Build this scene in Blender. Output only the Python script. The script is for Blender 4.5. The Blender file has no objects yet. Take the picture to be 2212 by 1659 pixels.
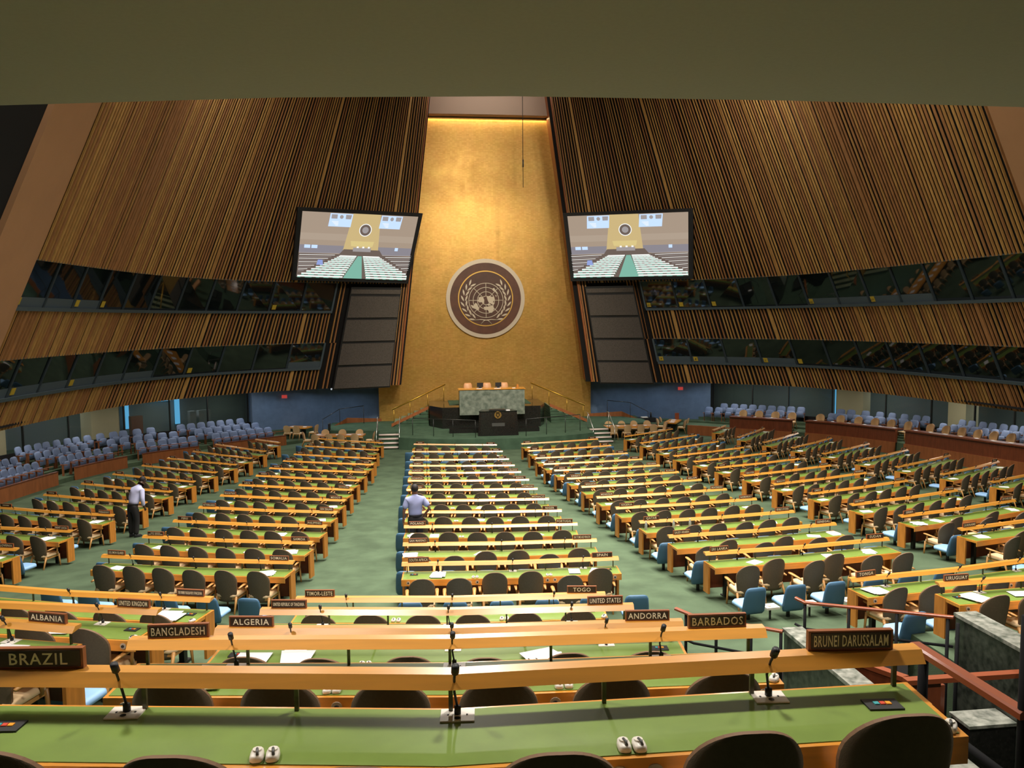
import bpy, math, random
from mathutils import Vector, Matrix
random.seed(7)
R = math.radians
SC = bpy.context.scene
COL = SC.collection

# ------------------------------------------------------------------ materials
def mat(name, col, rough=.6, metal=0, spec=.5, noise=0, nscale=8, stretch=(1, 1, 1), coat=0, emit=None, estr=0, bump=0, bscale=60, col2=None, sheen=0):
    m = bpy.data.materials.new(name); m.use_nodes = True
    n = m.node_tree.nodes; l = m.node_tree.links; b = n['Principled BSDF']
    b.inputs['Base Color'].default_value = (*col, 1); b.inputs['Roughness'].default_value = rough
    b.inputs['Metallic'].default_value = metal; b.inputs['Specular IOR Level'].default_value = spec
    b.inputs['Coat Weight'].default_value = coat; b.inputs['Coat Roughness'].default_value = .12
    if sheen: b.inputs['Sheen Weight'].default_value = sheen
    if emit: b.inputs['Emission Color'].default_value = (*emit, 1); b.inputs['Emission Strength'].default_value = estr
    if noise or bump:
        tc = n.new('ShaderNodeTexCoord'); mp = n.new('ShaderNodeMapping'); mp.inputs['Scale'].default_value = stretch
        l.new(tc.outputs['Object'], mp.inputs['Vector'])
    if noise:
        t = n.new('ShaderNodeTexNoise'); t.inputs['Scale'].default_value = nscale; t.inputs['Detail'].default_value = 5
        l.new(mp.outputs['Vector'], t.inputs['Vector'])
        r = n.new('ShaderNodeValToRGB'); c2 = col2 or tuple(c * (1 - noise) for c in col)
        r.color_ramp.elements[0].position = .3; r.color_ramp.elements[1].position = .7
        r.color_ramp.elements[0].color = (*c2, 1); r.color_ramp.elements[1].color = (*col, 1)
        l.new(t.outputs['Fac'], r.inputs['Fac']); l.new(r.outputs['Color'], b.inputs['Base Color'])
    if bump:
        t2 = n.new('ShaderNodeTexNoise'); t2.inputs['Scale'].default_value = bscale; l.new(mp.outputs['Vector'], t2.inputs['Vector'])
        bp = n.new('ShaderNodeBump'); bp.inputs['Strength'].default_value = bump; bp.inputs['Distance'].default_value = .02
        l.new(t2.outputs['Fac'], bp.inputs['Height']); l.new(bp.outputs['Normal'], b.inputs['Normal'])
    return m

M = {}
M['maple'] = mat('maple_varnish', (.72, .295, .038), .33, spec=.5, noise=.25, nscale=4, stretch=(.6, 6, 6), coat=.35)
M['shelfwood'] = mat('maple_shelf', (.80, .35, .045), .34, spec=.8, noise=.18, nscale=3, stretch=(.5, 8, 8), coat=1.0)
M['shelfwood'].node_tree.nodes['Principled BSDF'].inputs['Coat Roughness'].default_value = .3; M['shelfwood'].node_tree.nodes['Principled BSDF'].inputs['Coat IOR'].default_value = 1.75
M['panelwood'] = mat('maple_end', (.60, .23, .035), .42, noise=.3, nscale=5, stretch=(4, 4, .6))
M['redwood'] = mat('mahogany', (.20, .05, .018), .35, noise=.35, nscale=4, stretch=(3, 3, .5), coat=.2)
M['galwood'] = mat('gallery_veneer', (.36, .115, .034), .45, noise=.3, nscale=3, stretch=(2, 2, .4))
M['inlay'] = mat('green_linoleum', (.165, .25, .04), .45, spec=.4, noise=.15, nscale=6)
M['carpet'] = mat('green_carpet', (.098, .142, .083), .95, spec=.1, noise=.38, nscale=1.3, bump=.3, bscale=90)
M['tread'] = mat('pale_tread_carpet', (.22, .27, .17), .95, spec=.1)  # paler green for the tread tops than for the step bodies
M['stagecarpet'] = mat('green_stage_carpet', (.075, .13, .08), .95, spec=.1, noise=.3, nscale=2, bump=.3, bscale=80)
M['fabric'] = mat('brown_fabric', (.150, .112, .070), .9, spec=.15, bump=.2, bscale=250, noise=.12, nscale=40)
M['cream'] = mat('cream_fabric', (.72, .52, .30), .8, spec=.2)
M['piping'] = mat('tan_piping', (.20, .105, .05), .7)
M['chairwood'] = mat('chair_beech', (.58, .29, .085), .4, noise=.2, nscale=6, stretch=(4, 4, .8))
M['blue'] = mat('blue_vinyl_shaded', (.058, .14, .235), .5, spec=.4, bump=.1, bscale=200)  # chair backs: the shade on them is darkened into this colour
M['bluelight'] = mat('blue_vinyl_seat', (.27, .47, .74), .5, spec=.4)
M['steel'] = mat('dark_steel', (.04, .04, .038), .4, metal=.6)
M['post'] = mat('bronze_rod', (.10, .095, .07), .35, metal=.8)
M['black'] = mat('black_plastic', (.012, .012, .013), .5)
M['white'] = mat('white_plastic', (.75, .70, .62), .4)
M['paper'] = mat('paper', (.86, .84, .84), .7)
M['plateframe'] = mat('plate_frame', (.27, .085, .028), .4)
M['plateface'] = mat('plate_face', (.035, .018, .012), .45)
M['letters'] = mat('letters_cream', (.85, .74, .55), .5)
M['slatA'] = mat('slat_oak', (.57, .29, .085), .5, noise=.25, nscale=2, stretch=(3, 3, .3))
M['slatB'] = mat('slat_oak_red', (.48, .215, .075), .5, noise=.25, nscale=2, stretch=(3, 3, .3))
M['slatC'] = mat('slat_oak_pale', (.66, .36, .105), .5, noise=.25, nscale=2, stretch=(3, 3, .3))
M['slatback'] = mat('slat_backing', (.005, .004, .004), .95)
M['plaster'] = mat('tan_plaster', (.50, .255, .12), .9, noise=.08, nscale=1)
M['mauve'] = mat('grey_plaster', (.42, .31, .24), .9)
M['soffit'] = mat('soffit_paint', (.37, .335, .265), .95, noise=.05, nscale=20)
M['darkblue'] = mat('dark_blue_wall', (.10, .14, .26), .9, noise=.4, nscale=3)
M['bluewall'] = mat('blue_fabric_wall', (.13, .20, .32), .9, noise=.18, nscale=3)
M['mullion'] = mat('mullion_paint', (.075, .105, .125), .5)
M['tag'] = mat('yellow_tag', (.55, .38, .03), .6)
M['marble'] = mat('green_marble', (.26, .29, .235), .3, noise=.6, nscale=3.5, col2=(.085, .11, .085), bump=0)
M['darkmarble'] = mat('dark_green_marble', (.060, .068, .052), .3, noise=.7, nscale=11, col2=(.012, .015, .011))
M['marblecap'] = mat('pale_marble', (.36, .36, .31), .3, noise=.6, nscale=9, col2=(.07, .085, .065))
M['granite'] = mat('black_granite', (.022, .02, .018), .18, noise=.5, nscale=30, col2=(.008, .008, .007))
M['greyplate'] = mat('grey_inset', (.07, .07, .065), .4)
M['gilt'] = mat('gilt', (.60, .36, .09), .4, metal=.7)
M['bronzegold'] = mat('gold_rail', (.50, .30, .04), .35, metal=.8)
M['railwood'] = mat('handrail_mahogany', (.25, .06, .02), .4, coat=.2)
M['iron'] = mat('black_iron', (.008, .008, .009), .8, spec=.2)
M['nosing'] = mat('pale_nosing', (.70, .56, .50), .6)
M['silver'] = mat('silver_leaf', (.55, .46, .36), .45, metal=.35)
M['emblembrown'] = mat('emblem_walnut', (.085, .026, .012), .5, noise=.3, nscale=2)
M['emblemring'] = mat('emblem_walnut_light', (.12, .036, .013), .5, noise=.35, nscale=2)
M['speaker'] = mat('speaker_cloth', (.12, .10, .085), .9, noise=.5, nscale=25)
M['seatblue'] = mat('theatre_blue', (.165, .225, .37), .75, noise=.12, nscale=30)
M['seatblue2'] = mat('theatre_blue_worn', (.20, .30, .43), .75)
M['armwood'] = mat('arm_wood', (.28, .10, .04), .4)
M['tanleather'] = mat('tan_leather', (.68, .33, .14), .45)
M['tanchair'] = mat('tan_fabric', (.62, .40, .19), .8)
M['skinD'] = mat('skin_dark', (.075, .035, .02), .55)
M['skinM'] = mat('skin_brown', (.21, .095, .05), .55)
M['shirt1'] = mat('shirt_lilac', (.55, .56, .80), .8)
M['shirt2'] = mat('shirt_blue', (.33, .36, .60), .8)
M['trouser'] = mat('black_trousers', (.012, .010, .010), .85)
M['hair'] = mat('black_hair', (.012, .008, .007), .7)
M['cream_pillar'] = mat('cream_pillar', (.62, .55, .33), .8)
M['corridor'] = mat('corridor_paint', (.15, .17, .17), .8)
M['bottle'] = mat('bottle_plastic', (.75, .78, .80), .1)
M['red'] = mat('button_red', (.6, .06, .03), .4); M['orange'] = mat('button_orange', (.8, .33, .02), .4); M['teal'] = mat('button_teal', (.05, .35, .38), .4)
M['exitred'] = mat('exit_red', (.3, .02, .02), .5, emit=(1, .1, .08), estr=.35)
M['bottle'].node_tree.nodes['Principled BSDF'].inputs['Transmission Weight'].default_value = .7

def glass_mat(name, col, alpha):
    m = mat(name, col, .04, spec=.9)
    m.node_tree.nodes['Principled BSDF'].inputs['Alpha'].default_value = alpha
    return m
M['glass'] = mat('booth_glass', (.006, .009, .009), .03, spec=.9)
M['clearglass'] = glass_mat('clear_glass', (.10, .16, .14), .25)
def emis(name, col, s=1.0):
    m = bpy.data.materials.new(name); m.use_nodes = True; n = m.node_tree.nodes; n.clear()
    e = n.new('ShaderNodeEmission'); e.inputs[0].default_value = (*col, 1); e.inputs[1].default_value = s
    o = n.new('ShaderNodeOutputMaterial'); m.node_tree.links.new(e.outputs[0], o.inputs[0]); return m
# gold leaf tiles
def gold():
    m = mat('gold_leaf', (.80, .47, .085), .40, metal=.6)
    n = m.node_tree.nodes; l = m.node_tree.links; b = n['Principled BSDF']
    tc = n.new('ShaderNodeTexCoord'); mp = n.new('ShaderNodeMapping'); mp.inputs['Rotation'].default_value = (R(90), 0, 0)
    l.new(tc.outputs['Object'], mp.inputs['Vector'])
    t = n.new('ShaderNodeTexNoise'); t.inputs['Scale'].default_value = .9; t.inputs['Detail'].default_value = 8; t.inputs['Roughness'].default_value = .7
    l.new(tc.outputs['Object'], t.inputs['Vector'])
    br = n.new('ShaderNodeTexBrick'); br.inputs['Scale'].default_value = 3.2; br.inputs['Mortar Size'].default_value = .006; br.offset = 0
    br.inputs['Color1'].default_value = (.74, .43, .12, 1); br.inputs['Color2'].default_value = (.64, .36, .09, 1); br.inputs['Mortar'].default_value = (.55, .31, .05, 1)
    l.new(mp.outputs['Vector'], br.inputs['Vector'])
    mx = n.new('ShaderNodeMix'); mx.data_type = 'RGBA'; mx.blend_type = 'MULTIPLY'; mx.inputs[0].default_value = .22
    l.new(br.outputs['Color'], mx.inputs[6]); l.new(t.outputs['Color'], mx.inputs[7])
    l.new(mx.outputs[2], b.inputs['Base Color'])
    rr = n.new('ShaderNodeMapRange'); rr.inputs[3].default_value = .24; rr.inputs[4].default_value = .42
    l.new(t.outputs['Fac'], rr.inputs[0]); l.new(rr.outputs[0], b.inputs['Roughness'])
    bp = n.new('ShaderNodeBump'); bp.inputs['Strength'].default_value = .12; bp.inputs['Distance'].default_value = .05
    l.new(t.outputs['Fac'], bp.inputs['Height']); l.new(bp.outputs['Normal'], b.inputs['Normal'])
    return m
M['gold'] = gold()

# ------------------------------------------------------------------ mesh builder
class MB:
    def __init__(s): s.v = []; s.f = []; s.mi = []; s.sm = []; s.cur = 0; s.smooth = False
    def add(s, vs, fs):
        o = len(s.v); s.v += [tuple(p) for p in vs]
        for f in fs: s.f.append(tuple(i + o for i in f)); s.mi.append(s.cur); s.sm.append(s.smooth)
        return s
    def box(s, x0, x1, y0, y1, z0, z1):
        return s.add([(x0, y0, z0), (x1, y0, z0), (x1, y1, z0), (x0, y1, z0), (x0, y0, z1), (x1, y0, z1), (x1, y1, z1), (x0, y1, z1)],
                     [(0, 3, 2, 1), (4, 5, 6, 7), (0, 1, 5, 4), (1, 2, 6, 5), (2, 3, 7, 6), (3, 0, 4, 7)])
    def loft(s, rings, cap=True, close=True):
        n = len(rings[0]); vs = [p for r in rings for p in r]; fs = []
        for i in range(len(rings) - 1):
            for j in range(n if close else n - 1):
                k = (j + 1) % n; fs.append((i * n + j, i * n + k, (i + 1) * n + k, (i + 1) * n + j))
        if cap: fs.append(tuple(range(n))[::-1]); fs.append(tuple(range((len(rings) - 1) * n, len(rings) * n)))
        return s.add(vs, fs)
    def extrude(s, prof, us, bend=lambda u: 0):        # profile (v,z) swept along u
        return s.loft([[(u, v + bend(u), z) for v, z in prof] for u in us])
    def tube(s, pts, r, n=8, r2=None):
        pts = [Vector(p) for p in pts]; rings = []
        for i, p in enumerate(pts):
            d = (pts[min(i + 1, len(pts) - 1)] - pts[max(i - 1, 0)]).normalized()
            a = Vector((0, 0, 1)) if abs(d.z) < .9 else Vector((1, 0, 0))
            x = d.cross(a).normalized(); y = d.cross(x)
            rr = r if r2 is None else r + (r2 - r) * i / (len(pts) - 1)
            rings.append([p + x * rr * math.cos(2 * math.pi * k / n) + y * rr * math.sin(2 * math.pi * k / n) for k in range(n)])
        sm = s.smooth; s.smooth = True; s.loft(rings); s.smooth = sm; return s
    def disc(s, c, r, n=24, ax='y', h=.01, r0=0):      # disc / ring whose face looks along -y (or +z)
        def P(a, rad, t):
            x, y = math.cos(a) * rad, math.sin(a) * rad
            return (c[0] + x, c[1] + t, c[2] + y) if ax == 'y' else (c[0] + x, c[1] + y, c[2] + t)
        f, b = (-h, 0) if ax == 'y' else (h, 0)
        A = [2 * math.pi * k / n for k in range(n)]
        if r0 <= 0: return s.loft([[P(a, r, b) for a in A], [P(a, r, f) for a in A]])
        vs = [P(a, r, b) for a in A] + [P(a, r, f) for a in A] + [P(a, r0, f) for a in A] + [P(a, r0, b) for a in A]
        fs = []
        for q in range(3):
            for k in range(n): fs.append((q * n + k, q * n + (k + 1) % n, (q + 1) * n + (k + 1) % n, (q + 1) * n + k))
        return s.add(vs, fs)
    def ball(s, c, r, n=10):
        rings = []
        rx = r if isinstance(r, tuple) else (r, r, r)
        for i in range(n + 1):
            t = math.pi * (i + .02) / (n + .04)
            rings.append([(c[0] + rx[0] * math.sin(t) * math.cos(2 * math.pi * k / n), c[1] + rx[1] * math.sin(t) * math.sin(2 * math.pi * k / n), c[2] - rx[2] * math.cos(t)) for k in range(n)])
        sm = s.smooth; s.smooth = True; s.loft(rings); s.smooth = sm; return s
    def mesh(s, name, mats):
        me = bpy.data.meshes.new(name); me.from_pydata(s.v, [], s.f)
        for m in (mats if isinstance(mats, (list, tuple)) else [mats]): me.materials.append(M[m] if isinstance(m, str) else m)
        me.polygons.foreach_set('material_index', s.mi); me.polygons.foreach_set('use_smooth', s.sm); me.update()
        return me
    def obj(s, name, mats, parent=None, mw=None): return link(name, s.mesh(name, mats), parent, mw)

def link(name, me, parent=None, mw=None):
    o = bpy.data.objects.new(name, me); COL.objects.link(o)
    if parent is not None: o.parent = parent
    if mw is not None: o.matrix_local = mw
    return o
def empty(name, mw): o = link(name, None, None, mw); o.empty_display_size = .1; return o
def tag(o, label, cat, group=None, kind=None):
    o['label'] = label; o['category'] = cat
    if group: o['group'] = group
    if kind: o['kind'] = kind
    return o
def struct(o): o['kind'] = 'structure'; return o
def T(x, y, z, deg=0): return Matrix.Translation((x, y, z)) @ Matrix.Rotation(R(deg), 4, 'Z')
ORD = ['first', 'second', 'third', 'fourth', 'fifth', 'sixth', 'seventh', 'eighth', 'ninth', 'tenth', 'eleventh', 'twelfth', 'thirteenth', 'fourteenth', 'fifteenth', 'sixteenth', 'seventeenth', 'eighteenth', 'nineteenth', 'twentieth']

# ------------------------------------------------------------------ camera
F = 1720.0; YH = 690.0
pitch = math.atan((829.5 - YH) / F); yaw = math.atan(201 / math.hypot(F, 139.5)); roll = R(.57)
cam = bpy.data.cameras.new('camera'); co = bpy.data.objects.new('camera', cam); COL.objects.link(co)
CP = Vector((-4.45, 0, 7.4))
fw = Vector((math.sin(yaw) * math.cos(pitch), math.cos(yaw) * math.cos(pitch), -math.sin(pitch)))
rt = Vector((math.cos(yaw), -math.sin(yaw), 0)); up = rt.cross(fw)
rt2 = math.cos(roll) * rt - math.sin(roll) * up; up2 = math.sin(roll) * rt + math.cos(roll) * up
co.matrix_world = Matrix(((rt2.x, up2.x, -fw.x, CP.x), (rt2.y, up2.y, -fw.y, CP.y), (rt2.z, up2.z, -fw.z, CP.z), (0, 0, 0, 1)))
cam.sensor_width = 36; cam.lens = 36 * F / 2212; cam.clip_end = 200; cam.clip_start = .05
SC.camera = co

# ------------------------------------------------------------------ room shell
def fl(x, y): return 3.19011182 - .10223585 * y + .000734172 * y * y - .0004812124 * x * x
def grid_floor():
    b = MB(); xs = [-27 + 54 * i / 36 for i in range(37)]; ys = [11 + 43.5 * j / 34 for j in range(35)]
    vs = [(x, y, fl(x, y)) for y in ys for x in xs]; n = 37
    b.smooth = True; b.add(vs, [(j * n + i, j * n + i + 1, (j + 1) * n + i + 1, (j + 1) * n + i) for j in range(34) for i in range(36)])
    return struct(b.obj('floor', 'carpet'))
grid_floor()

# raised tiers at the back of the hall (front edge polylines, floor height)
TIER = [(10.95, 2.73), (9.10, 3.24), (7.32, 3.73), (5.55, 4.35), (3.80, 4.90), (1.9, 5.42)]
def tier(y, z, x0, x1, dx=0, depth=4.0):
    b = MB(); xs = [x0, -7.0, x1] if x0 < -7.5 else [x0, x1]
    top = [(x, y + (max(0, -7.0 - x)) * .33, z) for x in xs]; 
    r = []
    for X, Y, Z in top: r.append([(X, Y, Z), (X, Y - depth, Z), (X, Y - depth, Z - 3), (X, Y, Z - 3)])
    b.loft(r); return b
for i, (y, z) in enumerate(TIER):
    struct(tier(y, z, -18, -1.97 if i < 4 else -1.6).obj('floor_tier_%d' % (i + 1), 'carpet'))
# right hand tiers beyond the exit passage
struct(MB().box(2.98, 18, 5.2, 11.15, .2, 2.52).obj('floor_tier_7', 'carpet'))
struct(MB().box(3.9, 18, 3, 9.2, .2, 3.05).obj('floor_tier_8', 'carpet'))
struct(MB().box(.64, 3.6, 1, 10.4, -1, .9).obj('floor_passage', 'carpet'))
struct(MB().box(-2.0, .64, 2.5, 12.3, .5, 2.04).obj('floor_lower_aisle', 'carpet'))
# slatted walls
CT = [(5.6, 51.3), (6.4, 51.0), (9.8, 49.8), (14.1, 47.7), (17.2, 45), (19.2, 41.5), (20.2, 37.5), (20.7, 32), (20.9, 28), (21, 24), (21, 16), (21, -3)]
def chaikin(p, n=3):
    for _ in range(n):
        q = [p[0]]
        for a, b in zip(p[:-1], p[1:]): q += [(.75 * a[0] + .25 * b[0], .75 * a[1] + .25 * b[1]), (.25 * a[0] + .75 * b[0], .25 * a[1] + .75 * b[1])]
        q.append(p[-1]); p = q
    return p
CS = chaikin(CT)
def polylen(P):
    s = [0]
    for a, b in zip(P[:-1], P[1:]): s.append(s[-1] + math.hypot(b[0] - a[0], b[1] - a[1]))
    return s
def at(P, S, u):
    u = max(0, min(S[-1], u))
    for i in range(len(P) - 1):
        if S[i + 1] >= u:
            t = (u - S[i]) / max(1e-9, S[i + 1] - S[i]); dx, dy = P[i + 1][0] - P[i][0], P[i + 1][1] - P[i][1]; L = math.hypot(dx, dy)
            return (P[i][0] + t * dx, P[i][1] + t * dy), (dx / L, dy / L)
SS = polylen(CS)
KX = .0215
def W(u, z, side, off=0):                      # off > 0 : towards the hall
    (x, y), (tx, ty) = at(CS, SS, u)
    return Vector((side * (x * (1 - KX * (z - 3.3)) + ty * off), y - tx * off, z))
def wall_sheet(u0, u1, z0, z1, side, off, n=40, nz=1):
    b = MB(); b.smooth = True; P = []
    for j in range(nz + 1):
        for i in range(n + 1): P.append(W(u0 + (u1 - u0) * i / n, z0 + (z1 - z0) * j / nz, side, off))
    m = n + 1
    b.add(P, [(j * m + i, j * m + i + 1, (j + 1) * m + i + 1, (j + 1) * m + i) for j in range(nz) for i in range(n)]); return b
def slat_band(u0, u1, z0, z1, side, b, seed, skip=()):
    rnd = random.Random(seed); u = u0; k = 0
    while u < u1 - .05:
        w = .105; k += 1
        gap = .098 + rnd.choice((0, .005, .01, .05))
        if rnd.random() < .03: w = .24
        if not any(a <= u <= c for a, c in skip):
            b.cur = rnd.choice([1, 1, 2, 2, 3])
            a, c = u, min(u + w, u1)
            b.smooth = False
            q = [W(a, z0, side, 0), W(c, z0, side, 0), W(c - .028, z0, side, .07), W(a + .028, z0, side, .07)]
            p = [W(a, z1, side, 0), W(c, z1, side, 0), W(c - .028, z1, side, .07), W(a + .028, z1, side, .07)]
            b.loft([q, p])
        u += w + gap
ZF, ZL0, ZL1, ZU0, ZU1, ZT = 3.3, 4.62, 6.08, 8.02, 9.68, 23.0
for side, nm in ((-1, 'left'), (1, 'right')):
    g0, gw, ge = (.3, 5.5, 28.9) if side < 0 else (1.3, 5.75, 32.3)
    b = MB(); b.cur = 0
    s2 = wall_sheet(0 if side < 0 else .8, 45, ZF, ZT, side, -.05, 60, 1); b.add(s2.v, s2.f)
    for i in range(len(b.sm)): b.sm[i] = True
    slat_band(g0, ge, ZU1, ZT, side, b, 1)
    slat_band(gw + .05, ge, ZL1, ZU0 - .12, side, b, 1)
    slat_band(gw, ge, ZF, ZL0 - .1, side, b, 1)
    slat_band(g0, gw - .25, ZL1, ZU1, side, b, 2, [(g0 + .45, 4.75)])
    slat_band(g0, gw - .25, ZF, ZL1, side, b, 3, [(g0 + .45, 4.55)])
    struct(b.obj('wall_' + nm, ['slatback', 'slatA', 'slatB', 'slatC']))
    # reddish return at the gold recess
    b = MB(); P0, P1 = W(g0 - .12, ZF, side, .12), W(g0 - .12, ZT, side, .12); Q0, Q1 = W(g0, ZF, side, .12), W(g0, ZT, side, .12)
    yb = 53.15
    b.add([P0, Q0, Q1, P1, (P0.x, yb, P0.z), (P1.x, yb, P1.z)], [(0, 1, 2, 3), (0, 3, 5, 4)])
    struct(b.obj('trim_%d' % (1 if side < 0 else 2), 'galwood'))
    # underside of the lowest band, window ledges
    def ledge(z, name, u0, u1, h=.1, off=.14, m='mullion', inn=-.5):
        b = MB(); r = []
        for i in range(41):
            u = u0 + (u1 - u0) * i / 40
            r.append([W(u, z, side, off), W(u, z, side, inn), W(u, z - h, side, inn), W(u, z - h, side, off)])
        b.loft(r); return struct(b.obj(name, m))
    k = 3 if side < 0 else 10
    ledge(ZL0, 'trim_%d' % k, gw, ge, .14); ledge(ZU0, 'trim_%d' % (k + 1), gw, ge, .14)
    ledge(ZL1 + .05, 'trim_%d' % (k + 2), gw, ge, .05, .02); ledge(ZU1 + .05, 'trim_%d' % (k + 3), gw, ge, .05, .02)
    # smooth plaster pilaster that ends the slats, and dark wall beyond
    b = MB(); u0, u1 = (ge - .1, 31.5) if side < 0 else (ge, 37)
    s2 = wall_sheet(u0, u1, 0, ZT, side, .16, 8, 1); b.add(s2.v, s2.f)
    s2 = wall_sheet(u0, u1, 0, ZT, side, -.3, 8, 1); b.add(s2.v, s2.f)
    for u in (u0, u1): b.add([W(u, 0, side, .16), W(u, ZT, side, .16), W(u, ZT, side, -.3), W(u, 0, side, -.3)], [(0, 1, 2, 3)])
    struct(b.obj('wall_%s_pilaster' % nm, 'plaster'))
    b = MB().box(*((-30, -26.5) if side < 0 else (26.5, 30)), -4, 30, -2, 23); struct(b.obj('wall_%s_outer' % nm, 'darkblue'))

# booth windows : each one pane + frame
wn = 0
def booth(side, z0, z1, us, tags, blinds):
    global wn
    for i in range(len(us) - 1):
        wn += 1; a, c = us[i], us[i + 1]
        f = MB()
        for q in (a, c):
            w = .06
            f.loft([[W(q - w, z0, side, .02), W(q + w, z0, side, .02), W(q + w, z0, side, -.1), W(q - w, z0, side, -.1)], [W(q - w, z1, side, .02), W(q + w, z1, side, .02), W(q + w, z1, side, -.1), W(q - w, z1, side, -.1)]])
        if i in blinds:
            zb = z0 + .36
            f.loft([[W(a + .06, z0, side, -.01), W(c - .06, z0, side, -.01), W(c - .06, z0, side, -.04), W(a + .06, z0, side, -.04)], [W(a + .06, zb, side, -.01), W(c - .06, zb, side, -.01), W(c - .06, zb, side, -.04), W(a + .06, zb, side, -.04)]])
        r = struct(f.obj('window_%d' % wn, 'mullion'))
        p = MB(); P = [W(a, z0, side, -.03), W(c, z0, side, -.03), W(c, z1, side, -.03), W(a, z1, side, -.03)]
        p.add(P, [(0, 1, 2, 3)]); p.obj('pane', 'glass', r)
        if i in tags:
            t = MB(); ua = a + .14 if side > 0 else c - .42
            t.loft([[W(ua, z0 + .08, side, .0), W(ua + .26, z0 + .08, side, .0), W(ua + .26, z0 + .08, side, .03), W(ua, z0 + .08, side, .03)], [W(ua, z0 + .34, side, .0), W(ua + .26, z0 + .34, side, .0), W(ua + .26, z0 + .34, side, .03), W(ua, z0 + .34, side, .03)]])
            t.obj('number_tag', 'tag', r)
            s = tags[i]
            if s:
                me = text_mesh(s, .2, .2); A, B = W(ua, z0 + .21, side, .035), W(ua + .26, z0 + .21, side, .035)
                if side < 0: A, B = B, A
                x = (B - A).normalized(); zz = Vector((0, 0, 1)); y = x.cross(zz) * 1
                mid = (A + B) / 2
                link('numeral', me, r, Matrix(((x.x, zz.x, -x.cross(zz).x * -1, mid.x), (x.y, zz.y, x.cross(zz).y, mid.y), (x.z, zz.z, x.cross(zz).z, mid.z), (0, 0, 0, 1))))
# text --------------------------------------------------------------
_tc = {}
def text_mesh(s, size, maxw, m='black'):
    k = (s, size, maxw, m)
    if k in _tc: return _tc[k]
    cu = bpy.data.curves.new('lettering', 'FONT'); cu.body = s; cu.size = size; cu.align_x = 'CENTER'; cu.align_y = 'CENTER'; cu.extrude = .001; cu.resolution_u = 2
    cu.offset = size * .008; cu.space_character = 1.12
    o = bpy.data.objects.new('lettering_tmp', cu); COL.objects.link(o)
    dg = bpy.context.evaluated_depsgraph_get(); me = bpy.data.meshes.new_from_object(o.evaluated_get(dg))
    bpy.data.objects.remove(o)
    xs = [v.co.x for v in me.vertices]; ys = [v.co.y for v in me.vertices]
    w = max(xs) - min(xs); cx = (max(xs) + min(xs)) / 2; cy = (max(ys) + min(ys)) / 2; f = min(1, maxw / w)
    for v in me.vertices: v.co.x = (v.co.x - cx) * f; v.co.y -= cy
    me.materials.clear(); me.materials.append(M[m]); me.name = 'lettering'; _tc[k] = me; return me
def lin(a, b, n): return [a + (b - a) * i / n for i in range(n + 1)]
booth(-1, ZL0, ZL1, lin(5.5, 28.9, 11), {3: '', 9: '', 7: ''}, (0, 5, 6, 7, 8, 9, 10))
booth(-1, ZU0, ZU1, lin(5.5, 28.9, 11), {8: '', 7: '', 10: '', 1: ''}, (8, 9, 10))
booth(1, ZL0, ZL1, lin(5.75, 32.3, 12), {0: '9', 1: '8', 3: '7', 4: ''}, (0, 1, 2, 3))
booth(1, ZU0, ZU1, lin(5.75, 32.3, 12), {0: '21', 1: '', 2: '', 5: '22', 7: '19'}, (5, 6, 7, 8))

# gold wall, plaster above it, blue side walls, outer shell
struct(MB().box(-7.15, 7.15, 53.2, 53.5, 0, 20.55).obj('wall_back_gold', 'gold'))
b = MB(); r = []
for i in range(13):
    x = -7.5 + 15 * i / 12; yy = 52.75 - .25 * math.cos(x / 7.5 * 1.5)
    r.append([(x, yy, 20.62), (x, yy, 25), (x, 54, 25), (x, 54, 20.62)])
b.loft(r); struct(b.obj('wall_back_upper', 'mauve'))
b = MB(); b.tube([(-5 + i, 52.4 - .25 * math.cos((-5 + i) / 7.5 * 1.5), 22.35) for i in range(11)], .03); struct(b.obj('trim_20', 'mauve'))
for s, n in ((-1, 'left'), (1, 'right')):
    b = MB(); P = [(s * 7.1, 53.6), (s * 11, 52.9), (s * 14.9, 51.2), (s * 15.4, 52.6)]
    b.loft([[(x, y, -.5), (x, y + .3, -.5), (x, y + .3, 3.6), (x, y, 3.6)] for x, y in P]); struct(b.obj('wall_back_%s_blue' % n, 'bluewall'))
struct(MB().box(-31, 31, 58, 58.4, -2, 26).obj('wall_back_outer', 'slatback'))
struct(MB().box(-31, 31, -5, -4.6, -2, 26).obj('wall_rear', 'mauve'))
b = MB(); b.add([(-31, -5, 23.05), (31, -5, 23.05), (31, 58.4, 23.05), (-31, 58.4, 23.05)], [(0, 3, 2, 1)]); struct(b.obj('ceiling', 'mauve'))
# gallery soffit over the rear seats
b = MB(); r = []
for x, y in ((-27, 13.3), (-18, 11.8), (-9.3, 10.35), (-6, 9.75), (-3.3, 9.48), (0, 9.4), (3.1, 9.45), (6, 9.7), (9, 10.25), (18, 12), (27, 14)):
    r.append([(x, y, 10), (x, y, 11.2), (x, -4.6, 11.2), (x, -4.6, 10)])
b.loft(r); struct(b.obj('ceiling_gallery_soffit', 'soffit'))

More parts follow.
